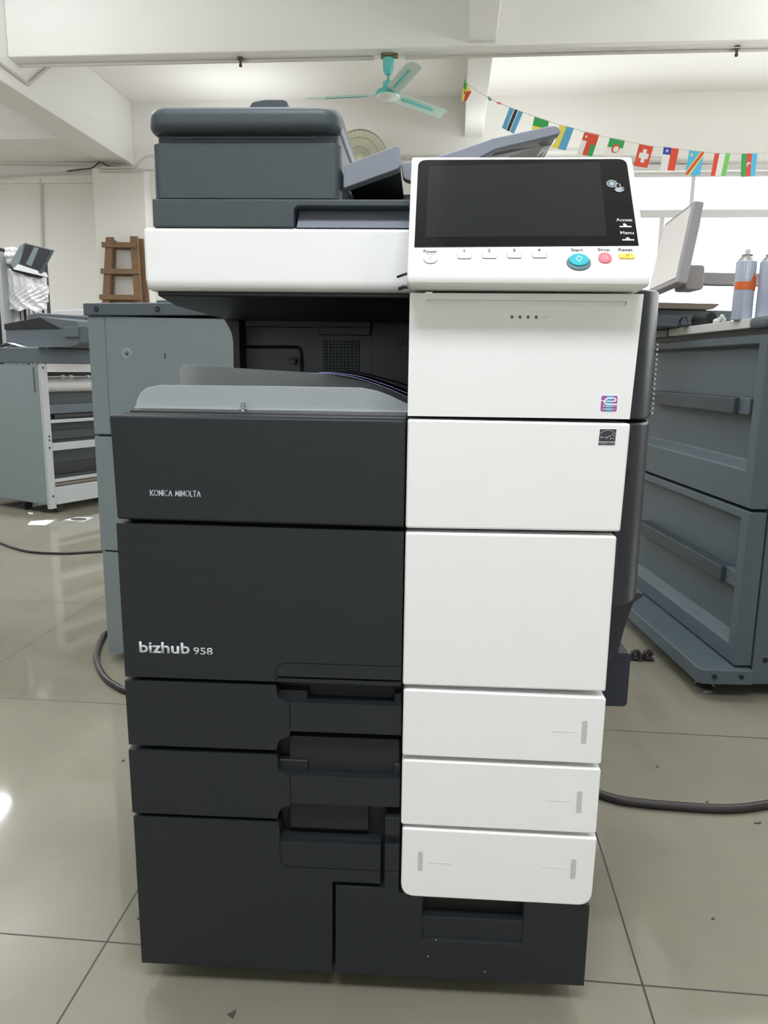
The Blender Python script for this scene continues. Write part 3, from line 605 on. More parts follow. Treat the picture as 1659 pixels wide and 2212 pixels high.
for i, u0 in enumerate((.4556, .4855, .5154, .5453)):
    b = plate(rr(u0-.0082, u0+.0082, .0125+.0007*i, .0208+.0007*i, .0018, 3), -.001, .0012); part(b, 'function_key', M['btn'], cp_, bevel=.0005)
    b = nb(); v0 = .0122+.0007*i
    for sx in (-1, 1): prism(b, [(u0+sx*.0086, v0+.001), (u0+sx*.0082, v0+.001), (u0+sx*.0082, v0+.0085), (u0+sx*.0086, v0+.0085)], 'Z', 0, .0008)
    prism(b, [(u0-.0078, v0-.0003), (u0+.0078, v0-.0003), (u0+.0078, v0+.0001), (u0-.0078, v0+.0001)], 'Z', 0, .0008)
    part(xf(b, pm(0, 0)), 'key_outline', M['line'], cp_, smooth=False)
part(plate(ell(.591, .0070, .0145, .0125, 32), -.001, .002), 'start_key', M['tealring'], cp_, bevel=.0012)['label'] = 'teal start key in a grey ring'
part(plate(ell(.5911, .0095, .0118, .0098, 32), .001, .0038), 'key_face', M['teal'], cp_, bevel=.0012)['label'] = 'teal key face'
b = nb()
for s_ in ([(.5875, .0115), (.5905, .0165)], [(.5905, .0165), (.5945, .0135)], [(.5945, .0135), (.5915, .0075)], [(.5915, .0075), (.5875, .0115)]):
    a = Vector(s_[0]); c = Vector(s_[1]); d = (c-a).normalized(); n = Vector((-d.y, d.x))*.0003; a.y -= .002; c.y -= .002; prism(b, [tuple(v) for v in (a+n, a-n, c-n, c+n)], 'Z', .0037, .0041)
ringp(b, .6225, .0150, .0028, .0004, .0018, .0022, 14)
part(xf(b, pm(0, 0)), 'key_marking', M['labelwhite'], cp_, smooth=False)
part(plate(ell(.6225, .0145, .0082, .0084, 28), -.001, .002), 'stop_key', M['red'], cp_, bevel=.0009)['label'] = 'round rose stop key'
part(plate(rr(.6388, .6575, .0135, .0218, .0018, 3), -.001, .002), 'reset_key', M['yellow'], cp_, bevel=.0007)['label'] = 'yellow reset key'
b = nb()
for k in (0, .0016): prism(b, [(.6465+k, .0158), (.647+k, .0158), (.6495+k, .0198), (.649+k, .0198)], 'Z', .0018, .0023)
part(xf(b, pm(0, 0)), 'key_marking', M['ink'], cp_, smooth=False)
for s_, u0, v0, wd, hh in (('Power', .4065, .0222, .0165, None), ('1', .4549, .0240, .0013, .0045), ('2', .4840, .0247, .0032, .0045), ('3', .5139, .0254, .0032, .0045), ('4', .5437, .0261, .0034, .0045), ('Start', .5835, .0266, .0145, None), ('Stop', .6152, .0262, .0145, None), ('Reset', .6398, .0272, .0168, None)):
    text(s_, 'key_legend', M['ink'], cp_, pm(u0, v0-.0008, 0), wd, 0 if s_ == '1' else .014, .0003, hh or (.0056 if s_ in ('Power', 'Stop') else .0048))
for s_, u0, v0, wd in (('Access', .6415, .0755, .0195), ('Menu', .6445, .0535, .0160)):
    text(s_, 'key_legend', M['letter'], cp_, pm(u0, v0, .0009), wd, .014, .0003, .0052)
b = nb()
for u0, v0 in ((.6445, .0655), (.6455, .0432)):
    prism(b, rr(u0, u0+.0145, v0, v0+.0021, .0005, 1), 'Z', .0008, .0012)
    prism(b, [(u0+.005, v0+.0021), (u0+.0095, v0+.0021), (u0+.0095, v0+.0042), (u0+.005, v0+.0042)], 'Z', .0008, .0012)
prism(b, [(.6495, .0463), (.6553, .0463), (.6524, .0490)], 'Z', .0008, .0012); prism(b, ell(.6508, .0705, .0018, .0016, 10), 'Z', .0008, .0012)
part(xf(b, pm(0, 0)), 'touch_key_icon', M['letter'], cp_, smooth=False)
b = nb(); cu, cv = .6425, .1425
ringp(b, cu, cv, .0068, .0012, .0008, .0012, 28); ringp(b, cu, cv, .0052, .0006, .0008, .0012, 24); prism(b, ell(cu, cv, .0037, n=18), 'Z', .0008, .0012)
prism(b, rr(.6463, .6530, .1335, .1420, .0008, 2), 'Z', .001, .0014)
prism(b, [(.6450, .1330), (.6500, .1338), (.6560, .1362), (.6565, .1350), (.6530, .1325), (.6570, .1328), (.6570, .1316), (.6530, .1305), (.6562, .1300), (.6560, .1288), (.6500, .1262), (.6465, .1275), (.6448, .1305)], 'Z', .0012, .0016)
part(xf(b, pm(0, 0)), 'card_reader_mark', M['icon'], cp_, smooth=False)['label'] = 'grey mark of a hand holding a card to rings'
b = nb(); prism(b, rr(.6477, .6515, .1352, .1407, .0003, 1), 'Z', .0014, .0017); part(xf(b, pm(0, 0)), 'card_reader_mark', M['glass'], cp_, smooth=False)
b = nb(); tube(b, [(.374, .01, 1.0405), (.384, .005, 1.0435), (.390, .005, 1.045)], .0016, 8); tube(b, [(.376, .01, 1.026), (.382, .008, 1.0285), (.389, .008, 1.0285)], .0024, 8); part(b, 'hinge_pin', M['black'], cp_)
b = nb(); box(b, .42, .65, .05, .2, 1.018, 1.06); part(b, 'panel_mount', M['dark2'])

# sheets lying on the output tray
SHL = [[(668, 806), (705, 806), (760, 813), (800, 825), (840, 839), (878, 856)], [(690, 804), (725, 805), (770, 811), (805, 821), (842, 834), (879, 849)], [(705, 801), (745, 803), (785, 809), (820, 818), (850, 826), (880, 836)]]
for i, (m_, lb) in enumerate(((M['sheet'], 'lowest pale lavender sheet curling on the output tray'), (M['sheet'], 'middle pale lavender sheet under the black film'), (M['blacksheet'], 'black film sheet on top of the lavender sheets'))):
    y0 = .16
    L3 = spline([(p_.x, 0, p_.z) for p_ in (at(a_, c_, Y=y0) for a_, c_ in SHL[i])], 6); up = [(p.x, p.z) for p in L3]; dn = [(x, z-.0008) for x, z in up][::-1]
    t = finish(prism(nb(), up+dn, 'Y', y0, y0+.12), 'sheet', m_); tag(t, lb, 'sheet', 'sheets on the output tray')

# ------------------------------------------------------------------ grey finisher standing behind, left
FA = math.radians(-9); FO = (-.585, 1.27)
def fl(px, py, Y=0): p = at(px, py, ang=FA, org=FO, Y=Y); return (p.x, p.z)
Fn = thing('finisher_cabinet', 'tall grey green finisher cabinet with slate top rim standing behind the copier', 'cabinet', (FO[0], FO[1], 0), FA, local=True)
def fp(bm, name, m, parent=None, **k): return finish(bm, name, m, parent or Fn, **k)
x232 = fl(232, 800)[0]; zt = fl(200, 682)[1]; ztop = fl(200, 655)[1]; zs1 = fl(208, 942)[1]; zs2 = fl(214, 1190)[1]; z0 = .02
fp(bx(.006, .62, .012, .66, .03, zt-.004), 'body', M['finishdark'], bevel=.004)
o = fp(pr([(-.005, zt), (fl(505, 690)[0], zt), (fl(505, 690)[0], ztop), (-.005, ztop)], 'Y', -.012, .66), 'top_rim', M['finish2'], bevel=.004)
for px in (208, 340):
    s = fl(px, 668, -.012); c = pr(ell(s[0], s[1], .008, n=16), 'Y', -.0135, -.008); prism(c, ell(s[0], s[1]-.001, .0045, n=12), 'Y', -.015, -.013, 1); fp(c, 'screw', [M['black'], M['finishdark']], o)
fp(bx(0, x232-.0015, 0, .02, zs1+.006, zt-.001), 'edge_panel', M['finish'], bevel=.003)
cur = [fl(a, c) for a, c in ((510, 690), (512, 720), (512, 760), (512, 800))]
cur = [(x, z) for x, z in cur]
pts = [(x232, zs1+.006), (cur[-1][0]+.012, zs1+.006), (cur[-1][0]+.004, cur[-1][1]-.1)]+cur[::-1]+[(x232, zt-.001)]
o = fp(pr(pts, 'Y', -.001, .02), 'door', M['finish'], bevel=.002)
s = fl(275, 763); c = pr(ell(*s, .0145), 'Y', -.0025, .001); prism(c, ell(*s, .011), 'Y', -.0032, -.002, 1); prism(c, ell(s[0]+.001, s[1]-.002, .004, n=14), 'Y', -.005, -.003, 2); fp(c, 'lock', [M['lightmetal'], M['finish'], M['finishdark']], o)
s = fl(357, 769); fp(pr(rr(s[0]-.0016, s[0]+.0016, s[1]-.008, s[1]+.008, .001, 2), 'Y', -.0015, .001), 'key_slot', M['black'], o, smooth=False)
fp(bx(.0, .50, 0, .02, zs2+.004, zs1-.001), 'middle_panel', M['finish'], bevel=.003)
fp(bx(.003, .50, .002, .02, z0, zs2-.002), 'lower_panel', M['finish'], bevel=.003)
for x in (.05, .55):
    for y in (.08, .6): c = nb(); tube(c, [(x-.01, y, .02), (x+.01, y, .02)], .02, 14); box(c, x-.012, x+.012, y-.01, y+.01, .03, .04); fp(c, 'caster', M['rubber'])
# small boxes on it, partly hidden by the scanner
p = at(372, 655, ang=FA, org=FO, Y=.25)
t = thing('sensor_box', 'small slate green box lying on the finisher top under the scanner', 'box', (0, 0, 0), FA, local=True); t.location = Fn.location+Vector(rot2(p.x, .3, FA)+(ztop,))
o = finish(pr(fillet([(-.06, 0), (.07, 0), (.07, .022), (.03, .03), (-.055, .03)], .003, 2), 'Y', -.05, .08), 'case', M['finish2'], t, bevel=.003); finish(bx(-.01, .0, -.052, -.045, .004, .02), 'clip', M['lightmetal'], t, bevel=.001)

# ------------------------------------------------------------------ machine with open shelves, far left
LA = T+math.radians(-24); lo_ = A(108, 1094, Z=.05); LO = rot2(lo_.x, lo_.y, T)
def ll(px, py, **k): p = at(px, py, ang=LA, org=LO, **k); return p
L_ = thing('open_machine', 'grey print machine with one closed door and open racks beside it, scattered papers in front', 'machine', (LO[0], LO[1], 0), LA, local=True)
def lp(bm, name, m, parent=None, **k): return finish(bm, name, m, parent or L_, **k)
zt = ll(60, 785, Y=0).z
# door faces local -Y, x from -.55 to 0 ; racks face local +X, y from 0 back
zlip = ll(50, 750, Y=0).z
lp(bx(-.62, -.03, 0, .03, .055, zt-.005), 'door', M['finish'], bevel=.008)
s = ll(74, 820, Y=0); lp(pr(rr(s.x-.008, s.x+.008, s.z-.075, s.z+.075, .003, 2), 'Y', -.003, .002), 'door_handle', M['finish2'], bevel=.001)
lp(bx(-.62, 0, -.006, .5, zt, zlip), 'top', M['finish2'], bevel=.008)
lp(bx(-.028, -.002, .002, .05, .03, zt-.004), 'edge_post', M['lightmetal'], bevel=.003)
lp(bx(-.6, -.12, .03, .85, .06, zt-.01), 'carcass', M['finishdark'], bevel=.003)
lp(bx(-.62, .0, .5, .9, zt+.0, zt+.03), 'rear_top', M['offwhite'], bevel=.004)
def zat(py): return ll(165, py, X=0).z
rows = [(783, 804, 'offwhite', .004), (904, 911, 'lightmetal', 0), (953, 969, 'lightmetal', 0), (1029, 1036, 'lightmetal', 0), (1046, 1083, 'lightmetal', 0)]
for a, c, m_, ins in rows: lp(bx(-.02-ins, -.002-ins, .05, .85, zat(c), zat(a)), 'rail', M[m_], bevel=.002)
lp(bx(-.03, -.01, .05, .85, zat(775), zat(771)), 'brass_bar', M['brass'], bevel=.001)
c = nb(); r_ = (zat(815)-zat(848))/2; tube(c, [(-.06-r_, .05, zat(832)), (-.06-r_, .85, zat(832))], r_*.95, 20); lp(c, 'roller', M['offwhite'])
c = nb(); tube(c, [(-.02, .04, zat(814)), (-.02, .85, zat(814))], .004, 8)
for y in (.16, .22, .35): tube(c, [(-.02, y, zat(814)), (-.02, y+.02, zat(814))], .012, 12)
lp(c, 'guide_rod', M['lightmetal'])
lp(bx(-.13, -.05, .06, .85, zat(893), zat(873)), 'duct', M['finish2'], bevel=.004)
lp(bx(-.05, -.03, .10, .85, zat(902), zat(894)), 'black_rail', M['black'], bevel=.002)
lp(bx(-.119, -.10, .05, .85, zat(950), zat(930)), 'duct', M['finishdark'], bevel=.004)
lp(bx(-.119, -.11, .05, .85, zat(1026), zat(1000)), 'chute', M['black'], bevel=.002)
lp(bx(-.02, -.006, .05, .85, zat(1044), zat(1038)), 'brown_rail', M['brown'], bevel=.001)
c = nb()
for y, z in ((.02, zat(795)), (.03, zat(938)), (.03, zat(946)), (.028, zat(962)), (.03, zat(1064))): box(c, -.003, .0005, y-.004, y+.005, z-.006, z+.006)
lp(c, 'latch_hole', M['black'], smooth=False)
for px, py in ((60, 1100), (128, 1105)):
    p = ll(px, py, Z=0.0); c = nb(); y = max(p.y, .03); x = min(p.x, -.03); tube(c, [(x-.012, y, .03), (x+.012, y, .03)], .03, 16); box(c, x-.015, x+.015, y-.014, y+.014, .035, .06); lp(c, 'caster', M['rubber'])
for x, y in ((-.5, .8), (-.05, .8)): c = nb(); tube(c, [(x-.012, y, .03), (x+.012, y, .03)], .03, 16); box(c, x-.015, x+.015, y-.014, y+.014, .035, .06); lp(c, 'caster', M['rubber'])
# things on its top
LTOP = zlip
def lfun(Y):
    return lambda px, py: (lambda p: (p.x, p.z))(ll(px, py, Y=Y))
LM = Matrix.Rotation(LA, 4, 'Z')
def lthing(name, label, cat, x, y, z, **k):
    wx, wy = rot2(x, y, LA); t = thing(name, label, cat, (LO[0]+wx, LO[1]+wy, z), LA, local=True, **k); t['_'] = 0; del t['_']; OFF[t.name] = Vector((x, y, z)); return t
g = lfun(.06)
t = lthing('toner_tray', 'slate grey plastic tray unit with tent shaped black cover on the open machine', 'tray', -.3, .2, LTOP)
bb = [g(12, 712), (g(14, 748)[0], LTOP), (g(150, 752)[0], LTOP), (g(172, 737)[0], LTOP+.02), g(178, 716)]
bb[4] = (bb[4][0], bb[0][1]+.012)
o = finish(pr(fillet(bb, .02, 4, [3]), 'Y', .06, .38), 'tray_body', M['finish2'], t, bevel=.004)
x0 = bb[0][0]; zb = bb[0][1]; xp = g(88, 685); xe = g(130, 714)
finish(pr([(x0-.005, zb), (xe[0], zb), (xe[0], zb+.004), (xp[0], xp[1]), (x0-.004, g(15, 700)[1])], 'Y', .055, .36), 'tent_cover', M['black'], t, bevel=.002)
finish(pr([(xp[0], xp[1]+.003), (xp[0], xp[1]-.002), (xe[0], zb+.003), (bb[4][0]-.03, zb+.004), (g(168, 694)[0], g(168, 694)[1])], 'Y', .058, .36), 'sloped_lid', M['finish2'], t, bevel=.002)
a = g(140, 706); c_ = g(172, 728); finish(pr(rr(a[0], c_[0], c_[1], a[1], .004, 2), 'Y', .05, .062), 'clip_plate', M['finish2'], t, bevel=.002)
g = lfun(.42)
t = lthing('lid_stack', 'flat slate lids lying behind the tent covered tray on the open machine', 'lid', -.1, .55, LTOP)
a = g(58, 676); c_ = g(205, 690)
finish(pr([(a[0], LTOP), (c_[0]+.1, LTOP), (c_[0]+.1, c_[1]+.012), (a[0]+.1, a[1]), (a[0], a[1]-.01)], 'Y', .42, .7), 'lid', M['finish2'], t, bevel=.006)
a = g(95, 669); c_ = g(168, 676)
finish(bx(a[0], c_[0], .5, .62, c_[1]-.01, a[1]), 'pale_rim', M['offwhite'], t, bevel=.003)
# paper sheets under the tray
sh = ll(80, 745, Y=-.01)
L3 = spline([(-.42, 0, LTOP+.001), (-.36, 0, LTOP+.012), (-.31, 0, LTOP+.028), (-.24, 0, LTOP+.016), (-.15, 0, LTOP+.003), (0.05, 0, LTOP+.002), (.03, 0, LTOP+.001)][:6], 5)
up = [(p.x, p.z) for p in L3]; dn = [(x, z-.0008) for x, z in up][::-1]
t = lthing('paper_sheet', 'curled pale sheet hanging over the rim of the open machine in front of its tray', 'paper', -.2, .02, LTOP)
finish(prism(nb(), up+dn, 'Y', .0, .05), 'sheet', M['paper'], t)

# foil wrapped machine further back
wf = A(60, 700, Y=4.55)
def wp(px, py, Y=4.55): p = A(px, py, Y=Y); return (p.x, p.z)
W_ = thing('wrapped_machine', 'tall machine wrapped in crinkled silver foil, its tilted dark screen standing up on top', 'machine', (wf.x, 4.9, 0), T)
def wq(bm, name, m, parent=None, **k): return finish(bm, name, m, parent or W_, **k)
xa, xb = wp(18, 700)[0], wp(104, 690, 4.95)[0]; ztp = wp(50, 600)[1]
b = nb(); box(b, xa, xb, 4.62, 4.95, 0.03, ztp); wq(b, 'body', M['offwhite'], bevel=.01)
b = nb()
for px, w_ in ((33, .006), (42, .016), (52, .004), (62, .007), (82, .012)): x = wp(px, 690)[0]; box(b, x, x+w_, 4.615, 4.625, .5, wp(50, 655)[1]+.05)
wq(b, 'black_seam', M['black'], smooth=False)
b = nb(); box(b, xa-.5, xa-.01, 4.5, 5.2, .03, wp(5, 535)[1]); wq(b, 'side_wing', M['dark2'], bevel=.01)
b = nb(); box(b, xa-.02, xa+.01, 4.49, 4.62, .4, wp(5, 545)[1]); wq(b, 'metal_edge', M['lightmetal'], bevel=.003)
def foil():
    bm = nb(); nx, nz = 44, 44; V = {}
    outline_l = [wp(18, 668)[0], wp(14, 620)[0], wp(12, 580)[0], wp(25, 560)[0]]; 
    zs0, zs1_ = wp(50, 670)[1], wp(50, 580)[1]
    for j in range(nz+1):
        v = j/nz; z = zs0+(zs1_-zs0)*v
        l = wp(16-2*v, 640)[0]; r_ = wp([96, 101, 103, 100, 94][min(4, int(v*5))], 640)[0]
        for i in range(nx+1):
            u_ = i/nx; x = l+(r_-l)*u_
            y = 4.56-.05*math.sin(PI*u_)+.009*abs(math.sin(9*u_+7*v+1.5*math.sin(5*v)))+.006*abs(math.sin(17*u_-15*v+2*math.sin(9*v)))+random.uniform(-.0012, .0012)
            V[i, j] = bm.verts.new((x, y, z+.01*math.sin(14*u_)*(j == 0)))
    for j in range(nz):
        for i in range(nx): bm.faces.new((V[i, j], V[i+1, j], V[i+1, j+1], V[i, j+1]))
    r = bmesh.ops.extrude_face_region(bm, geom=list(bm.faces))
    for q_ in r['geom']:
        if isinstance(q_, bmesh.types.BMVert): q_.co.y += .004
    return bm
o = wq(foil(), 'foil_wrap', M['foil'], smooth=False)
# tilted screen on top
b = nb()
q = [wp(62, 527), wp(121, 542), wp(95, 592), wp(48, 577)]
prism(b, [q[3], q[2], q[1], q[0]], 'Y', 4.50, 4.53); sc_ = wq(b, 'screen_frame', M['finish2'], bevel=.004)
def qi(u_, v_): return tuple((Vector(q[0])*(1-u_)+Vector(q[1])*u_)*v_+(Vector(q[3])*(1-u_)+Vector(q[2])*u_)*(1-v_))
b = prism(nb(), [qi(.05, .15), qi(.93, .1), qi(.93, .95), qi(.05, .95)], 'Y', 4.495, 4.502); wq(b, 'screen_face', M['labelblack'], sc_, smooth=False)
b = prism(nb(), [qi(.30, .18), qi(.55, .15), qi(.55, .93), qi(.38, .93)], 'Y', 4.492, 4.496); wq(b, 'pale_panel', M['finish'], sc_, smooth=False)
b = prism(nb(), [wp(36, 585), wp(50, 566), wp(60, 526), wp(48, 534), wp(28, 570)], 'Y', 4.51, 4.7); wq(b, 'hinge_cheek', M['finish'], sc_, bevel=.003)
b = prism(nb(), [wp(38, 584), wp(94, 597), wp(90, 587), wp(48, 573)], 'Y', 4.49, 4.62); wq(b, 'white_ledge', M['labelwhite'], sc_, bevel=.002)
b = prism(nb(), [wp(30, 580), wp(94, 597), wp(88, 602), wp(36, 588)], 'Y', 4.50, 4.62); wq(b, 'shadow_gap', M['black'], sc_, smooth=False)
b = nb(); bmesh.ops.create_icosphere(b, subdivisions=4, radius=1)
for v in b.verts:
    n_ = v.co.copy(); k = 1+.14*abs(math.sin(7*n_.x+3*n_.z))*math.cos(9*n_.z)+random.uniform(-.012, .012); v.co = Vector((n_.x*.075*k, n_.y*.06*k, n_.z*.07*k))
c0 = wp(22, 552); xf(b, Matrix.Translation((c0[0], 4.6, c0[1]))); wq(b, 'foil_bunch', M['foil'], smooth=False)

# ladder against the back wall
def sl(px, py, Y=9.3): p = A(px, py, Y=Y); return Vector((p.x, Y, p.z))
ld = thing('wooden_ladder', 'rough brown wooden trestle ladder against the white pier', 'ladder', (A(258, 650, Y=9.3).x, 9.3, 0), T)
def stile(pt, pb, y, nm):
    bm = nb(); d = pb-pt; k = (pt.z-0)/(pt.z-pb.z); e = pt+d*k; wv = .05
    q_ = [(pt.x-wv, pt.z), (pt.x+wv, pt.z), (e.x+wv, 0), (e.x-wv, 0)]
    prism(bm, q_, 'Y', y, y+.05); return finish(bm, nm, M['wood'], ld, bevel=.004)
stile(sl(236, 512), sl(228, 655), 9.3, 'stile'); stile(sl(288, 510), sl(298, 655), 9.3, 'stile')
stile(sl(233, 516), sl(226, 655), 9.42, 'rear_leg'); stile(sl(294, 512), sl(306, 655), 9.42, 'rear_leg')
for py, ly, ry in ((529, 221, 297), (586, 219, 304), (642, 216, 308), (700, 213, 312), (757, 210, 316)):
    a = sl(ly, py); c_ = sl(ry-3, py+1); finish(prism(nb(), [(a.x, a.z-.034), (c_.x, c_.z-.034), (c_.x, c_.z+.034), (a.x, a.z+.034)], 'Y', 9.27, 9.3), 'rung', M['wood'], ld, bevel=.004)
    a = sl(ly+8, py+6, 9.4); c_ = sl(ry, py+8, 9.4); finish(prism(nb(), [(a.x, a.z-.026), (c_.x, c_.z-.026), (c_.x, c_.z+.026), (a.x, a.z+.026)], 'Y', 9.37, 9.4), 'rear_rung', M['wood'], ld, bevel=.004)

# ------------------------------------------------------------------ ceiling fan
fc = A(838, 205, Y=6.9)
F = thing('ceiling_fan', 'teal three bladed ceiling fan hanging from the cross beam', 'fan', (fc.x, 6.9, 3.42), T)
def fq(bm, name, m, **k): return finish(bm, name, m, F, **k)
hz = fc.z
b = nb(); box(b, fc.x-.05, fc.x+.05, 6.86, 6.94, 3.835, 3.862); tube(b, [(fc.x-.07, 6.9, 3.84), (fc.x+.09, 6.9, 3.84)], .022, 12); fq(b, 'bracket', M['bronze'], bevel=.002)
b = nb(); lathe(b, fc.x, 6.9, [(.03, 3.83), (.055, 3.82), (.05, 3.72), (.03, 3.68), (.018, 3.675)]); fq(b, 'canopy', M['fan'])
b = nb(); tube(b, [(fc.x, 6.9, 3.72), (fc.x, 6.9, hz+.05)], .013, 12); fq(b, 'downrod', M['fan'])
b = nb(); lathe(b, fc.x, 6.9, [(.02, hz+.13), (.05, hz+.11), (.055, hz+.05), (.075, hz+.045), (.09, hz+.03)]); fq(b, 'yoke_cover', M['fan'])
b = nb(); lathe(b, fc.x, 6.9, [(.07, hz+.045), (.105, hz+.035), (.118, hz+.01), (.115, hz-.01), (.09, hz-.03)], 32); fq(b, 'motor', M['fan'])
b = nb(); lathe(b, fc.x, 6.9, [(.114, hz-.008), (.108, hz-.022), (.08, hz-.036), (.03, hz-.042), (.02, hz-.048)], 32); fq(b, 'motor_cap', M['fanwhite'])
def blade(ang, nm='blade'):
    bm = nb(); prof_ = [(.11, -.045, .045), (.16, -.06, .06), (.3, -.068, .068), (.55, -.068, .068), (.75, -.064, .066), (.80, -.04, .06)]
    rows_ = []
    for r_, a_, c__ in prof_:
        row = []
        for k in range(5):
            s_ = a_+(c__-a_)*k/4; h = .012*math.cos(PI*(k/4-.5))-.018*(k/4-.5)*2; row.append(bm.verts.new((r_, s_, h)))
        rows_.append(row)
    for A_, B_ in zip(rows_, rows_[1:]):
        for k in range(4): bm.faces.new((A_[k], A_[k+1], B_[k+1], B_[k]))
    r = bmesh.ops.extrude_face_region(bm, geom=list(bm.faces))
    for q_ in r['geom']:
        if isinstance(q_, bmesh.types.BMVert): q_.co.z += .004
    box(bm, .2, .62, -.006, .006, -.003, .017, 1)
    xf(bm, Matrix.Translation((fc.x, 6.9, hz)) @ Matrix.Rotation(ang, 4, 'Z') @ Matrix.Translation((0, 0, -.004)))
    return bm
for an in (math.radians(174), math.radians(48), math.radians(-68)): fq(blade(an), 'blade', [M['fanblade'], M['fan']])

# round wall fan
rc = A(778, 348, Y=9.5); R_ = .36
wfn = thing('wall_fan', 'round cream caged wall fan high on the back wall behind the copier', 'fan', (rc.x, 9.73, rc.z), T)
b = nb()
for rad, yy_ in ((R_, 9.45), (R_, 9.41), (R_*.72, 9.39), (R_*.4, 9.38)): tube(b, [(rc.x+rad*math.cos(t*PI/24), yy_, rc.z+rad*math.sin(t*PI/24)) for t in range(48)], .006, 6, close=True)
for t in range(36):
    a_ = t*PI/18; tube(b, [(rc.x+.06*math.cos(a_), 9.375, rc.z+.06*math.sin(a_)), (rc.x+R_*.6*math.cos(a_), 9.385, rc.z+R_*.6*math.sin(a_)), (rc.x+R_*math.cos(a_), 9.41, rc.z+R_*math.sin(a_))], .002, 5)
finish(b, 'cage', M['wire'], wfn)
b = pr(ell(rc.x, rc.z, R_*.97, n=48), 'Y', 9.452, 9.47); finish(b, 'rear_shield', M['cream'], wfn)
b = pr(ell(rc.x, rc.z, .075), 'Y', 9.40, 9.6); finish(b, 'motor', M['cream'], wfn, bevel=.01)
b = bx(rc.x-.05, rc.x+.05, 9.58, 9.73, rc.z-.12, rc.z+.05); finish(b, 'wall_bracket', M['cream'], wfn, bevel=.01)
for k in range(3):
    a_ = k*2*PI/3+.4; b = nb(); prism(b, [(.06, -.04), (.2, -.1), (R_*.85, -.09), (R_*.9, .03), (.2, .08), (.06, .03)], 'Z', -.002, .002)
    xf(b, Matrix.Translation((rc.x, 9.43, rc.z)) @ Matrix.Rotation(PI/2, 4, 'X') @ Matrix.Rotation(a_, 4, 'Z') @ Matrix.Rotation(.3, 4, 'X')); finish(b, 'blade', M['cream'], wfn)

# ------------------------------------------------------------------ bunting of flags
FY = 7.75
fcol = {}
def fm(c):
    if c not in fcol: fcol[c] = mat('flag_cloth_%02x%02x%02x' % c, c, .8)
    return fcol[c]
BLU, LB, WH, BK, GR, YE, RD, NV, DY, GR2 = (96, 176, 216), (70, 160, 205), (238, 238, 236), (58, 60, 64), (62, 168, 92), (244, 228, 96), (226, 84, 60), (52, 76, 168), (90, 192, 232), (120, 208, 100)
bun = thing('flag_bunting', 'string of small paper flags slung from the narrow beam toward the window', 'bunting', A(1003, 178, Y=FY)[:], T)
S_ = [(1003, 176), (1030, 196), (1057, 212), (1075, 221), (1101, 232), (1129, 242), (1155, 252), (1186, 262), (1209, 270), (1240, 277), (1263, 285), (1295, 293), (1318, 298), (1350, 305), (1382, 311), (1411, 317), (1434, 318), (1466, 321), (1489, 325), (1521, 328), (1544, 331), (1577, 331), (1602, 332), (1636, 331), (1700, 326)]
cord = [A(a, c, Y=FY) for a, c in S_]
finish(tube(nb(), cord, .003, 6), 'cord', M['trunk'], bun)
def flag(q, pats, label, name='flag'):
    q = [A(a, c, Y=FY) for a, c in q]; cols = [p[0] for p in pats]; cs = sorted(set(cols)); bm = nb()
    def mp(u_, v_):
        p = (q[0]*(1-u_)+q[1]*u_)*v_+(q[3]*(1-u_)+q[2]*u_)*(1-v_); return (p.x, p.z)
    for k, (c, pts) in enumerate(pats): prism(bm, [mp(*p) for p in pts], 'Y', FY-.0012-.0006*k, FY+.0012+.0006*k, cs.index(c))
    o = finish(bm, name, [fm(c) for c in cs], bun, smooth=False); o['label'] = label; return o
def R_c(u0, u1, v0, v1): return [(u0, v0), (u1, v0), (u1, v1), (u0, v1)]
def star(cx, cz, r, asp=1.4, n=5, rot=PI/2): return [(cx+(r if i % 2 == 0 else r*.42)*math.cos(rot+i*PI/n)*asp, cz+(r if i % 2 == 0 else r*.42)*math.sin(rot+i*PI/n)) for i in range(2*n)]
full = R_c(0, 1, 0, 1)
flag([(1003, 171), (1018, 198), (1005, 218), (997, 219)], [(YE, full), (GR, R_c(0, .4, .62, 1)), (RD, [(.45, 0), (1, 0), (1, 1), (.6, .7)]), (BK, star(.35, .5, .1))], 'folded green, yellow and red flag at the end of the string')
flag([(1006, 200), (1019, 197), (1008, 217), (1001, 219)], [(RD, full)], 'red edge of the folded end flag')
flag([(1052, 211), (1057, 208), (1063, 216), (1058, 218)], [(GR, full)], 'tiny twisted green flag')
flag([(1072, 219), (1083, 222), (1082, 226), (1073, 223)], [(RD, full)], 'tiny twisted red flag')
flag([(1101, 231), (1130, 243), (1110, 289), (1084, 276)], [(BLU, full), (WH, R_c(.33, .67, 0, 1)), (BK, R_c(.39, .61, 0, 1))], 'light blue flag with a black and white stripe')
flag([(1155, 251), (1186, 261), (1178, 306), (1143, 300)], [(GR, full), (YE, R_c(0, 1, 0, .6))], 'green over yellow flag partly behind the raised tray')
flag([(1209, 269), (1240, 277), (1222, 325), (1190, 318)], [(YE, full), (BLU, R_c(.48, 1, 0, 1))], 'yellow and light blue flag')
flag([(1263, 284), (1295, 291), (1279, 338), (1247, 333)], [(RD, full), (WH, R_c(0, .33, 0, .62)), (GR, R_c(.66, 1, 0, .5)), (WH, star(.2, .8, .08))], 'red flag with white and green lower corners')
flag([(1318, 297), (1350, 303), (1341, 338), (1305, 338)], [(GR, full), (WH, R_c(0, 1, 0, .5)), (RD, ell(.55, .45, .25, .25, 18)), (WH, ell(.58, .42, .17, .17, 16))], 'green over white flag with a red crescent')
flag([(1381, 310), (1412, 316), (1398, 363), (1369, 358)], [(RD, full), (WH, R_c(.38, .64, .2, .8)), (WH, R_c(.18, .84, .38, .62))], 'red flag with a white cross')
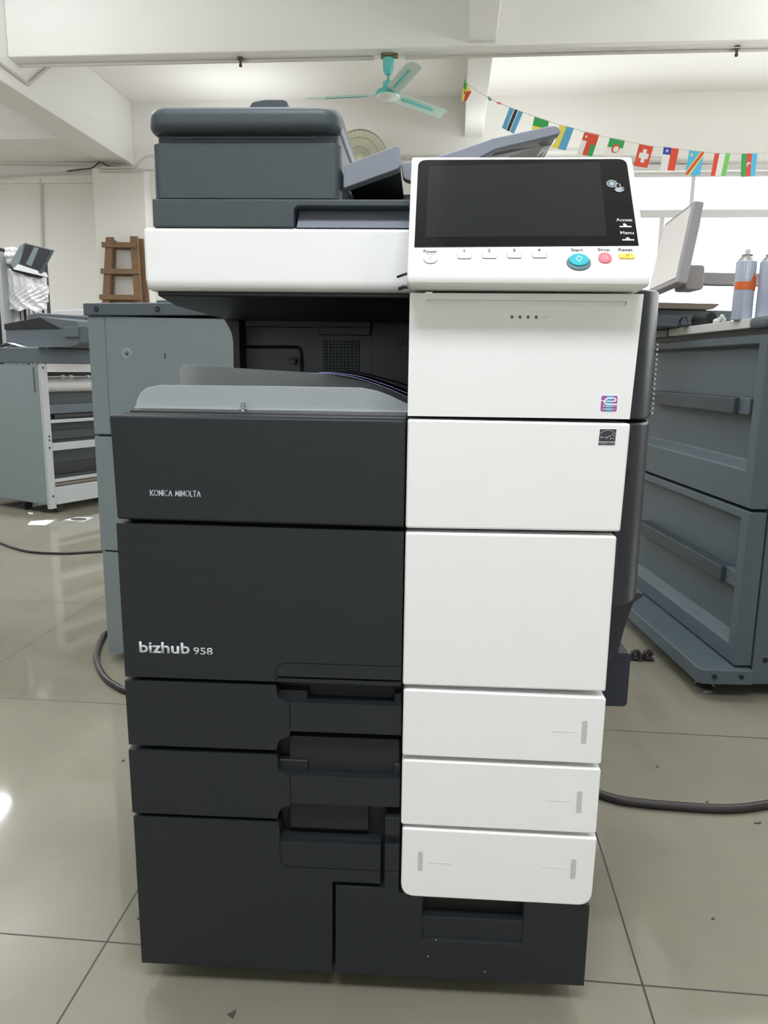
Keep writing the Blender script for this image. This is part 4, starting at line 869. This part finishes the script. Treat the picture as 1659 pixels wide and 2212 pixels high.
flag([(1434, 317), (1467, 321), (1457, 369), (1426, 367)], [(WH, full), (RD, R_c(.5, 1, 0, 1)), (NV, R_c(0, .5, .68, 1)), (WH, star(.25, .84, .09))], 'white and red flag with a blue canton and star')
flag([(1489, 324), (1521, 328), (1512, 379), (1480, 377)], [(DY, full), (YE, [(0, 0), (.3, 0), (1, .84), (1, 1), (.78, 1), (0, .1)]), (RD, [(.02, 0), (.2, 0), (1, .93), (1, 1), (.86, 1), (0, .04)]), (YE, star(.2, .82, .09))], 'sky blue flag with a red diagonal and yellow star')
flag([(1544, 331), (1578, 331), (1567, 380), (1535, 380)], [(WH, full), (RD, R_c(0, .3, 0, 1)), (GR2, R_c(.7, 1, 0, 1))], 'red, white and green striped flag')
flag([(1602, 331), (1636, 331), (1631, 381), (1600, 382)], [(GR, full), (RD, R_c(.33, .66, 0, 1)), (DY, R_c(.66, 1, 0, 1)), (WH, ell(.5, .5, .14, .12, 16)), (RD, ell(.53, .46, .11, .10, 16))], 'green, red and blue flag with a white crescent')

# ------------------------------------------------------------------ machine with drawers' doors, window side
RA = T+math.radians(6.8); ro = A(1585, 1446, Z=.09); RO = rot2(ro.x, ro.y, T)
def rl(px, py, **k): return at(px, py, ang=RA, org=RO, **k)
Rm = thing('print_machine', 'blue grey production machine with two handled doors and a pale counter edge', 'machine', (RO[0], RO[1], 0), RA, local=True)
def rp(bm, name, m, parent=None, **k): return finish(bm, name, m, parent or Rm, **k)
def fz(px, py): p = rl(px, py, X=0); return (p.y, p.z)
zc1 = fz(1629, 688)[1]; zc0 = fz(1629, 709)[1]; zb1 = fz(1652, 721)[1]; zm = fz(1615, 1102)[1]; yb = fz(1430, 800)[0]+.6; zbb = .095
rp(bx(.0515, .7, .02, yb, zbb, zb1+.02), 'carcass', M['finishdark'], bevel=.004)
def rdoor(z0, z1, label, hz, hy0, hy1, ledge):
    o = rp(bx(0, .05, 0, yb, z0, z1), 'door', M['right'], bevel=.005); o['label'] = label
    cut(o, [prism(nb(), [(-.01, z1-.022), (-.01, ledge-.012), (.0, ledge-.01), (.030, ledge+.012), (.030, z1-.034)], 'Y', .05, yb-.02)])
    h = rp(bx(-.012, .035, hy0+.06, hy1, hz-.024, hz+.022), 'door_handle', M['right2'], o, bevel=.004)
    rp(bx(.002, .035, hy0, hy0+.07, hz-.024, hz+.022), 'handle_end', M['right'], o, bevel=.003)
    return o
h1 = fz(1600, 876); h2 = fz(1585, 1250)
rdoor(zm+.004, zb1, 'upper door with a long ledge handle', h1[1], fz(1618, 870)[0], .8, fz(1600, 1005)[1])
rdoor(zbb+.004, zm-.004, 'lower door with a long ledge handle', h2[1], fz(1588, 1240)[0], .8, fz(1580, 1385)[1])
rp(bx(.051, .078, .0, .04, zbb+.004, zb1), 'corner_post', M['right'], bevel=.003)
xs_ = rl(1640, 1270, Y=0).x
rp(bx(xs_+.003, .8, -.004, .5, .045, zb1), 'front_panel', M['right'], bevel=.004)
b = nb(); s = rl(1651, 1425, Y=0); prism(b, ell(s.x, s.z, .008, n=16), 'Y', -.006, -.003); rp(b, 'screw', M['black'])
rp(bx(.005, .7, .01, yb, zb1, zc0), 'counter_gap', M['black'], smooth=False)
yc0 = fz(1629, 700)[0]; yc1 = fz(1451, 724)[0]
rp(bx(-.012, .8, yc0, yc1, zc0, zc1), 'counter_edge', M['counter'], bevel=.003)
rp(bx(-.016, .8, yc0-.10, yc0-.001, zc0-.002, zc1+.002), 'counter_cap', M['cap'], bevel=.01)
rp(bx(-.016, .8, yc1+.001, yc1+.4, zc0-.002, zc1+.002), 'counter_cap', M['cap'], bevel=.006)
bl = rl(1512, 1446, Z=.095); bk = rl(1359, 1311, Z=.095)
bp_ = rp(pr(fillet([(bl.x, bl.y), (xs_, bl.y-.01), (xs_, yb), (bk.x, yb), (bk.x, bk.y)], .02, 4, [0]), 'Z', .05, .095), 'base_plate', M['right'], bevel=.004)
b = nb()
for px in (1543, 1600): s = rl(px, 1461, Y=bl.y-.005); prism(b, ell(s.x, s.z, .006, n=14), 'Y', bl.y-.013, bl.y-.006)
rp(b, 'bolt_hole', M['black'], bp_, smooth=False)
for px, py in ((1527, 1490), (1365, 1340)):
    s = rl(px, py, Z=0); b = nb(); lathe(b, s.x, s.y+.02, [(.028, 0), (.029, .006), (.022, .011), (.009, .016), (.009, .052)], 20); rp(b, 'levelling_foot', M['chrome'])
b = nb()
for x, y in ((.7, .1), (.7, yb-.1), (.05, yb-.1)): lathe(b, x, y, [(.025, 0), (.026, .006), (.008, .014), (.008, .1)], 14)
rp(b, 'rear_feet', M['rubber'])
RTOP = zc1
def rthing(name, label, cat, x, y, z, **k):
    wx, wy = rot2(x, y, RA); t = thing(name, label, cat, (RO[0]+wx, RO[1]+wy, z), RA, local=True, **k); OFF[t.name] = Vector((x, y, z)); return t
# spray cans
def can(px, y, label, tape, tip):
    s = rl(px, 640, Y=y); x = s.x; t = rthing('spray_can', label, 'spray can', x, y, RTOP, group='spray cans on the counter')
    r_ = .0275; zt_ = rl(px, 566, Y=y).z if True else 0
    b = nb(); lathe(b, x, y, [(.0255, RTOP), (r_, RTOP+.004), (r_, zt_), (r_-.002, zt_+.002)], 32); finish(b, 'can_body', M['can'], t)
    b = nb(); lathe(b, x, y, [(r_-.001, zt_), (.021, zt_+.008), (.015, zt_+.014), (.015, zt_+.02)], 28); finish(b, 'shoulder', M['cantop'], t)
    b = nb(); lathe(b, x, y, [(.006, zt_+.018), (.007, zt_+.03), (.006, zt_+.034)], 14); finish(b, 'nozzle', tip, t)
    if tape:
        b = nb(); n = 20; zt0 = rl(px, 618, Y=y).z; a0, a1 = math.radians(185), math.radians(330); V = []
        for i in range(n+1):
            a_ = a0+(a1-a0)*i/n; rr__ = r_+.0006; up_ = .012+(.024 if .62 < i/n < .98 else 0)*(1-abs(i/n-.8)/.2); V.append([b.verts.new((x+rr__*math.cos(a_), y+rr__*math.sin(a_), z)) for z in (zt0-.010-.004*i/n, zt0+up_-.002)])
        for A_, B_ in zip(V, V[1:]): b.faces.new((A_[0], B_[0], B_[1], A_[1]))
        r = bmesh.ops.extrude_face_region(b, geom=list(b.faces))
        for q_ in r['geom']:
            if isinstance(q_, bmesh.types.BMVert): d = Vector((q_.co.x-x, q_.co.y-y, 0)).normalized(); q_.co += d*.0006
        finish(b, 'arrow_tape', M['orange'], t)
can(1606, .16, 'silver blue spray can with an orange arrow on it, beside the monitor arm', True, M['offwhite'])
can(1658, .13, 'plain silver blue spray can with orange nozzle at the counter corner', False, M['orange'])
# monitor on its arm
MY = .75
def mo(px, py, Y=MY): p = rl(px, py, Y=Y); return p
t = rthing('arm_monitor', 'grey flat monitor tilted on a horizontal arm above the counter', 'monitor', mo(1480, 600).x, MY, RTOP)
N0 = mo(1400, 628, .92); 
# screen plane: near edge (1505,432)-(1462,600)  far edge (1437,487)-(1400,612)
def rect3(pts, depth_vec, name, m, parent, bevel=.002):
    bm = nb(); A_ = [bm.verts.new(p) for p in pts]; B_ = [bm.verts.new(Vector(p)+depth_vec) for p in pts]; n = len(pts)
    bm.faces.new(A_); bm.faces.new(B_[::-1])
    for i in range(n): bm.faces.new((A_[i], B_[i], B_[(i+1) % n], A_[(i+1) % n]))
    return finish(bm, name, m, parent, bevel=bevel)
near, far = .62, .92
c1, c2, c3, c4 = mo(1500, 432, near), mo(1462, 610, near), mo(1398, 638, far), mo(1436, 482, far)
nrm = (c2-c1).cross(c4-c1).normalized()
if nrm.x < 0: nrm = -nrm
sh_ = rect3([c1, c2, c3, c4], nrm*.035, 'shell', M['monitor'], t, .006)
def mid(u_, v_): return (c1*(1-u_)+c4*u_)*v_+(c2*(1-u_)+c3*u_)*(1-v_)
rect3([mid(.06, .07), mid(.06, .94), mid(.97, .94), mid(.97, .07)], nrm*-.002, 'screen', M['screen'], t, .0005)
rect3([mid(.12, .2), mid(.12, .85), mid(.88, .85), mid(.88, .2)], nrm*.05, 'back_bulge', M['monitor'], t, .01)
hb = mo(1485, 612, .78)
b = nb(); a = mo(1478, 600, .74); prism(b, rr(a.x-.01, a.x+.055, a.z-.045, a.z+.04, .012, 4), 'Y', .70, .80); finish(b, 'swivel', M['arm'], t, bevel=.006)
a = mo(1490, 602, .76); a2 = mo(1600, 602, .76)
b = nb(); box(b, a.x, a2.x+.15, .735, .785, a.z-.022, a.z+.020); finish(b, 'arm', M['arm'], t, bevel=.004)
b = nb(); box(b, a.x-.01, a.x+.04, .73, .79, a.z-.014, a.z+.012); finish(b, 'arm_joint', M['offwhite'], t, bevel=.004)
b = nb(); tube(b, [(a2.x+.13, .76, RTOP+.003), (a2.x+.13, .76, a.z)], .022, 16); finish(b, 'post', M['arm'], t)
# tray box, brown board and small things on the counter
a = rl(1440, 668, Y=.55); c_ = rl(1582, 671, Y=.55)
t = rthing('parts_box', 'low slate box at the back of the counter under the brown board', 'box', .1, .6, RTOP)
finish(bx(a.x-.1, c_.x, .55, .85, RTOP+.001, c_.z), 'case', M['finish2'], t, bevel=.003)
zz = c_.z; a = rl(1420, 652, Y=.5); c1_ = rl(1560, 655, Y=.5)
t = rthing('brown_board', 'brown board with upturned corner lying on the slate box', 'board', .05, .6, zz)
finish(pr(fillet([(a.x-.1, zz+.001), (rl(1552, 660, Y=.5).x-.008, zz+.001), (c1_.x, c1_.z-.004), (c1_.x, c1_.z), (a.x-.1, c1_.z+.002)], .003, 2), 'Y', .52, .8), 'board', M['brown'], t, bevel=.002)
s = rl(1530, 690, Y=.42); r_ = .019
t = finish(tube(nb(), [(s.x, .40, RTOP+r_), (s.x-.012, .48, RTOP+r_)], r_, 24), 'lens_cap', M['black'], None); t.rotation_euler = (0, 0, RA); t.location = (RO[0], RO[1], 0); tag(t, 'black round cap lying on its side on the counter', 'cap')
s = rl(1446, 695, Y=.62)
loop = [(s.x+.013*math.cos(k*PI/10), .50+.004*math.sin(k*PI/5), RTOP+.018+.014*math.sin(k*PI/10)) for k in range(20)]
t = finish(tube(nb(), loop, .003, 6, close=True), 'wire_loop', M['black'], None); t.rotation_euler = (0, 0, RA); t.location = (RO[0], RO[1], 0); tag(t, 'small black wire loop on the counter beside the copier', 'wire')
s = rl(1482, 702, Y=.5); t = finish(bx(s.x-.02, s.x+.018, .48, .52, RTOP, RTOP+.009), 'metal_clip', M['finishdark'], None, bevel=.002); t.rotation_euler = (0, 0, RA); t.location = (RO[0], RO[1], 0); tag(t, 'small dark clip lying between wire loop and round cap', 'clip')
s = rl(1560, 690, Y=.36)
t = finish(tube(nb(), spline([(s.x-.025, .36, RTOP+.008), (s.x-.005, .38, RTOP+.012), (s.x+.008, .38, RTOP+.024), (s.x+.02, .39, RTOP+.012)]), [.004+.004*math.sin(k*.5)**2 for k in range(25)], 8), 'crumpled_bag', M['slot'], None)
t.rotation_euler = (0, 0, RA); t.location = (RO[0], RO[1], 0); tag(t, 'crumpled clear plastic scrap beside the spray can with the arrow', 'bag')

# ------------------------------------------------------------------ floor cables, papers, scraps
def cable(pix, r_, label, n=10, extra=()):
    pts = [A(a, c, Z=0.0) for a, c in pix]; pts = [Vector((p.x, p.y, r_+.0003)) for p in pts]+[Vector(e) for e in extra]
    o = finish(tube(nb(), spline(pts), r_, n), 'power_cable', M['cable'], ang=T); tag(o, label, 'cable'); return o
cable([(-80, 1150), (0, 1175), (30, 1186), (70, 1195), (140, 1198), (215, 1194), (300, 1190)], .0065, 'thin dark cable on the tiles between open machine and finisher')
cable([(300, 1385), (235, 1372), (218, 1390), (209, 1418), (211, 1440), (226, 1468), (250, 1487), (285, 1501), (420, 1520)], .009, 'thick dark cable curling out from under the finisher')
cable([(1180, 1690), (1297, 1725), (1340, 1737), (1400, 1745), (1460, 1750), (1530, 1755), (1590, 1755), (1640, 1749), (1760, 1730)], .0095, 'thick black cable on the tiles running from under the copier toward the production machine')
p = A(1372, 1428, Z=0.0); q_ = A(1398, 1428, Z=0.0)
t = thing('cable_plug', 'pair of black cable plugs lying on the tiles beside the navy side box', 'plug', (p.x, p.y, 0), T)
for c0 in (p, q_):
    b = nb(); tube(b, [(c0.x+.011*math.cos(k*PI/8), c0.y+.004, .02+.011*math.sin(k*PI/8)) for k in range(16)], .0085, 8, close=True); tube(b, [(c0.x-.02, c0.y+.01, .006), (c0.x+.022, c0.y, .006)], .006, 8); finish(b, 'plug', M['cable'], t)
def fpoly(pix, name, m, label, cat, h=.0012):
    pts = [A(a, c, Z=0) for a, c in pix]; o = finish(prism(nb(), [(p.x, p.y) for p in pts], 'Z', .0002, h), name, m, ang=T, smooth=False); tag(o, label, cat); return o
fpoly([(59, 1134), (98, 1135), (107, 1131), (118, 1124), (103, 1123), (66, 1126)], 'paper_scrap', M['paper'], 'white folded paper scrap on the tiles in front of the open machine', 'paper')
o = fpoly([(136, 1124), (180, 1127), (203, 1118), (166, 1117)], 'printed_card', M['paper'], 'pale card with a dark round print on the tiles beside the finisher', 'paper')
pts = [A(170+18*math.cos(k*PI/8), 1122+3.2*math.sin(k*PI/8), Z=0) for k in range(16)]
finish(prism(nb(), [(p.x, p.y) for p in pts], 'Z', .0011, .0015), 'round_print', M['print'], o, smooth=False)
fpoly([(60, 1107), (72, 1108), (70, 1111), (62, 1110)], 'paper_scrap', M['paper'], 'tiny white paper scrap under the door of the open machine', 'paper')
fpoly([(490, 2192), (500, 2188), (510, 2181), (509, 2190), (503, 2201), (496, 2196)], 'dark_scrap', M['debris'], 'small torn dark scrap on the tile in front of the copier', 'scrap')
i = 0
for (px, py, dx_, lb) in ((1420, 1656, 6, 'tiny dark splinter above the thick black cable'), (1394, 1734, 8, 'tiny dark splinter touching the thick black cable'), (1527, 1732, 7, 'tiny dark splinter behind the middle of the thick black cable'), (1636, 1778, 16, 'broken dark splinter in front of the thick black cable'), (1540, 1985, 8, 'small dark splinter alone on the wide tile'), (266, 1643, 7, 'tiny dark splinter at the charcoal drawers of the copier'), (298, 1985, 5, 'dark splinter close to the tall charcoal drawer')):
    fpoly([(px-dx_/2, py+1), (px+dx_/2, py-2), (px+dx_/2, py+1), (px, py+2.5)], 'splinter', M['debris'], lb, 'scrap', .002)
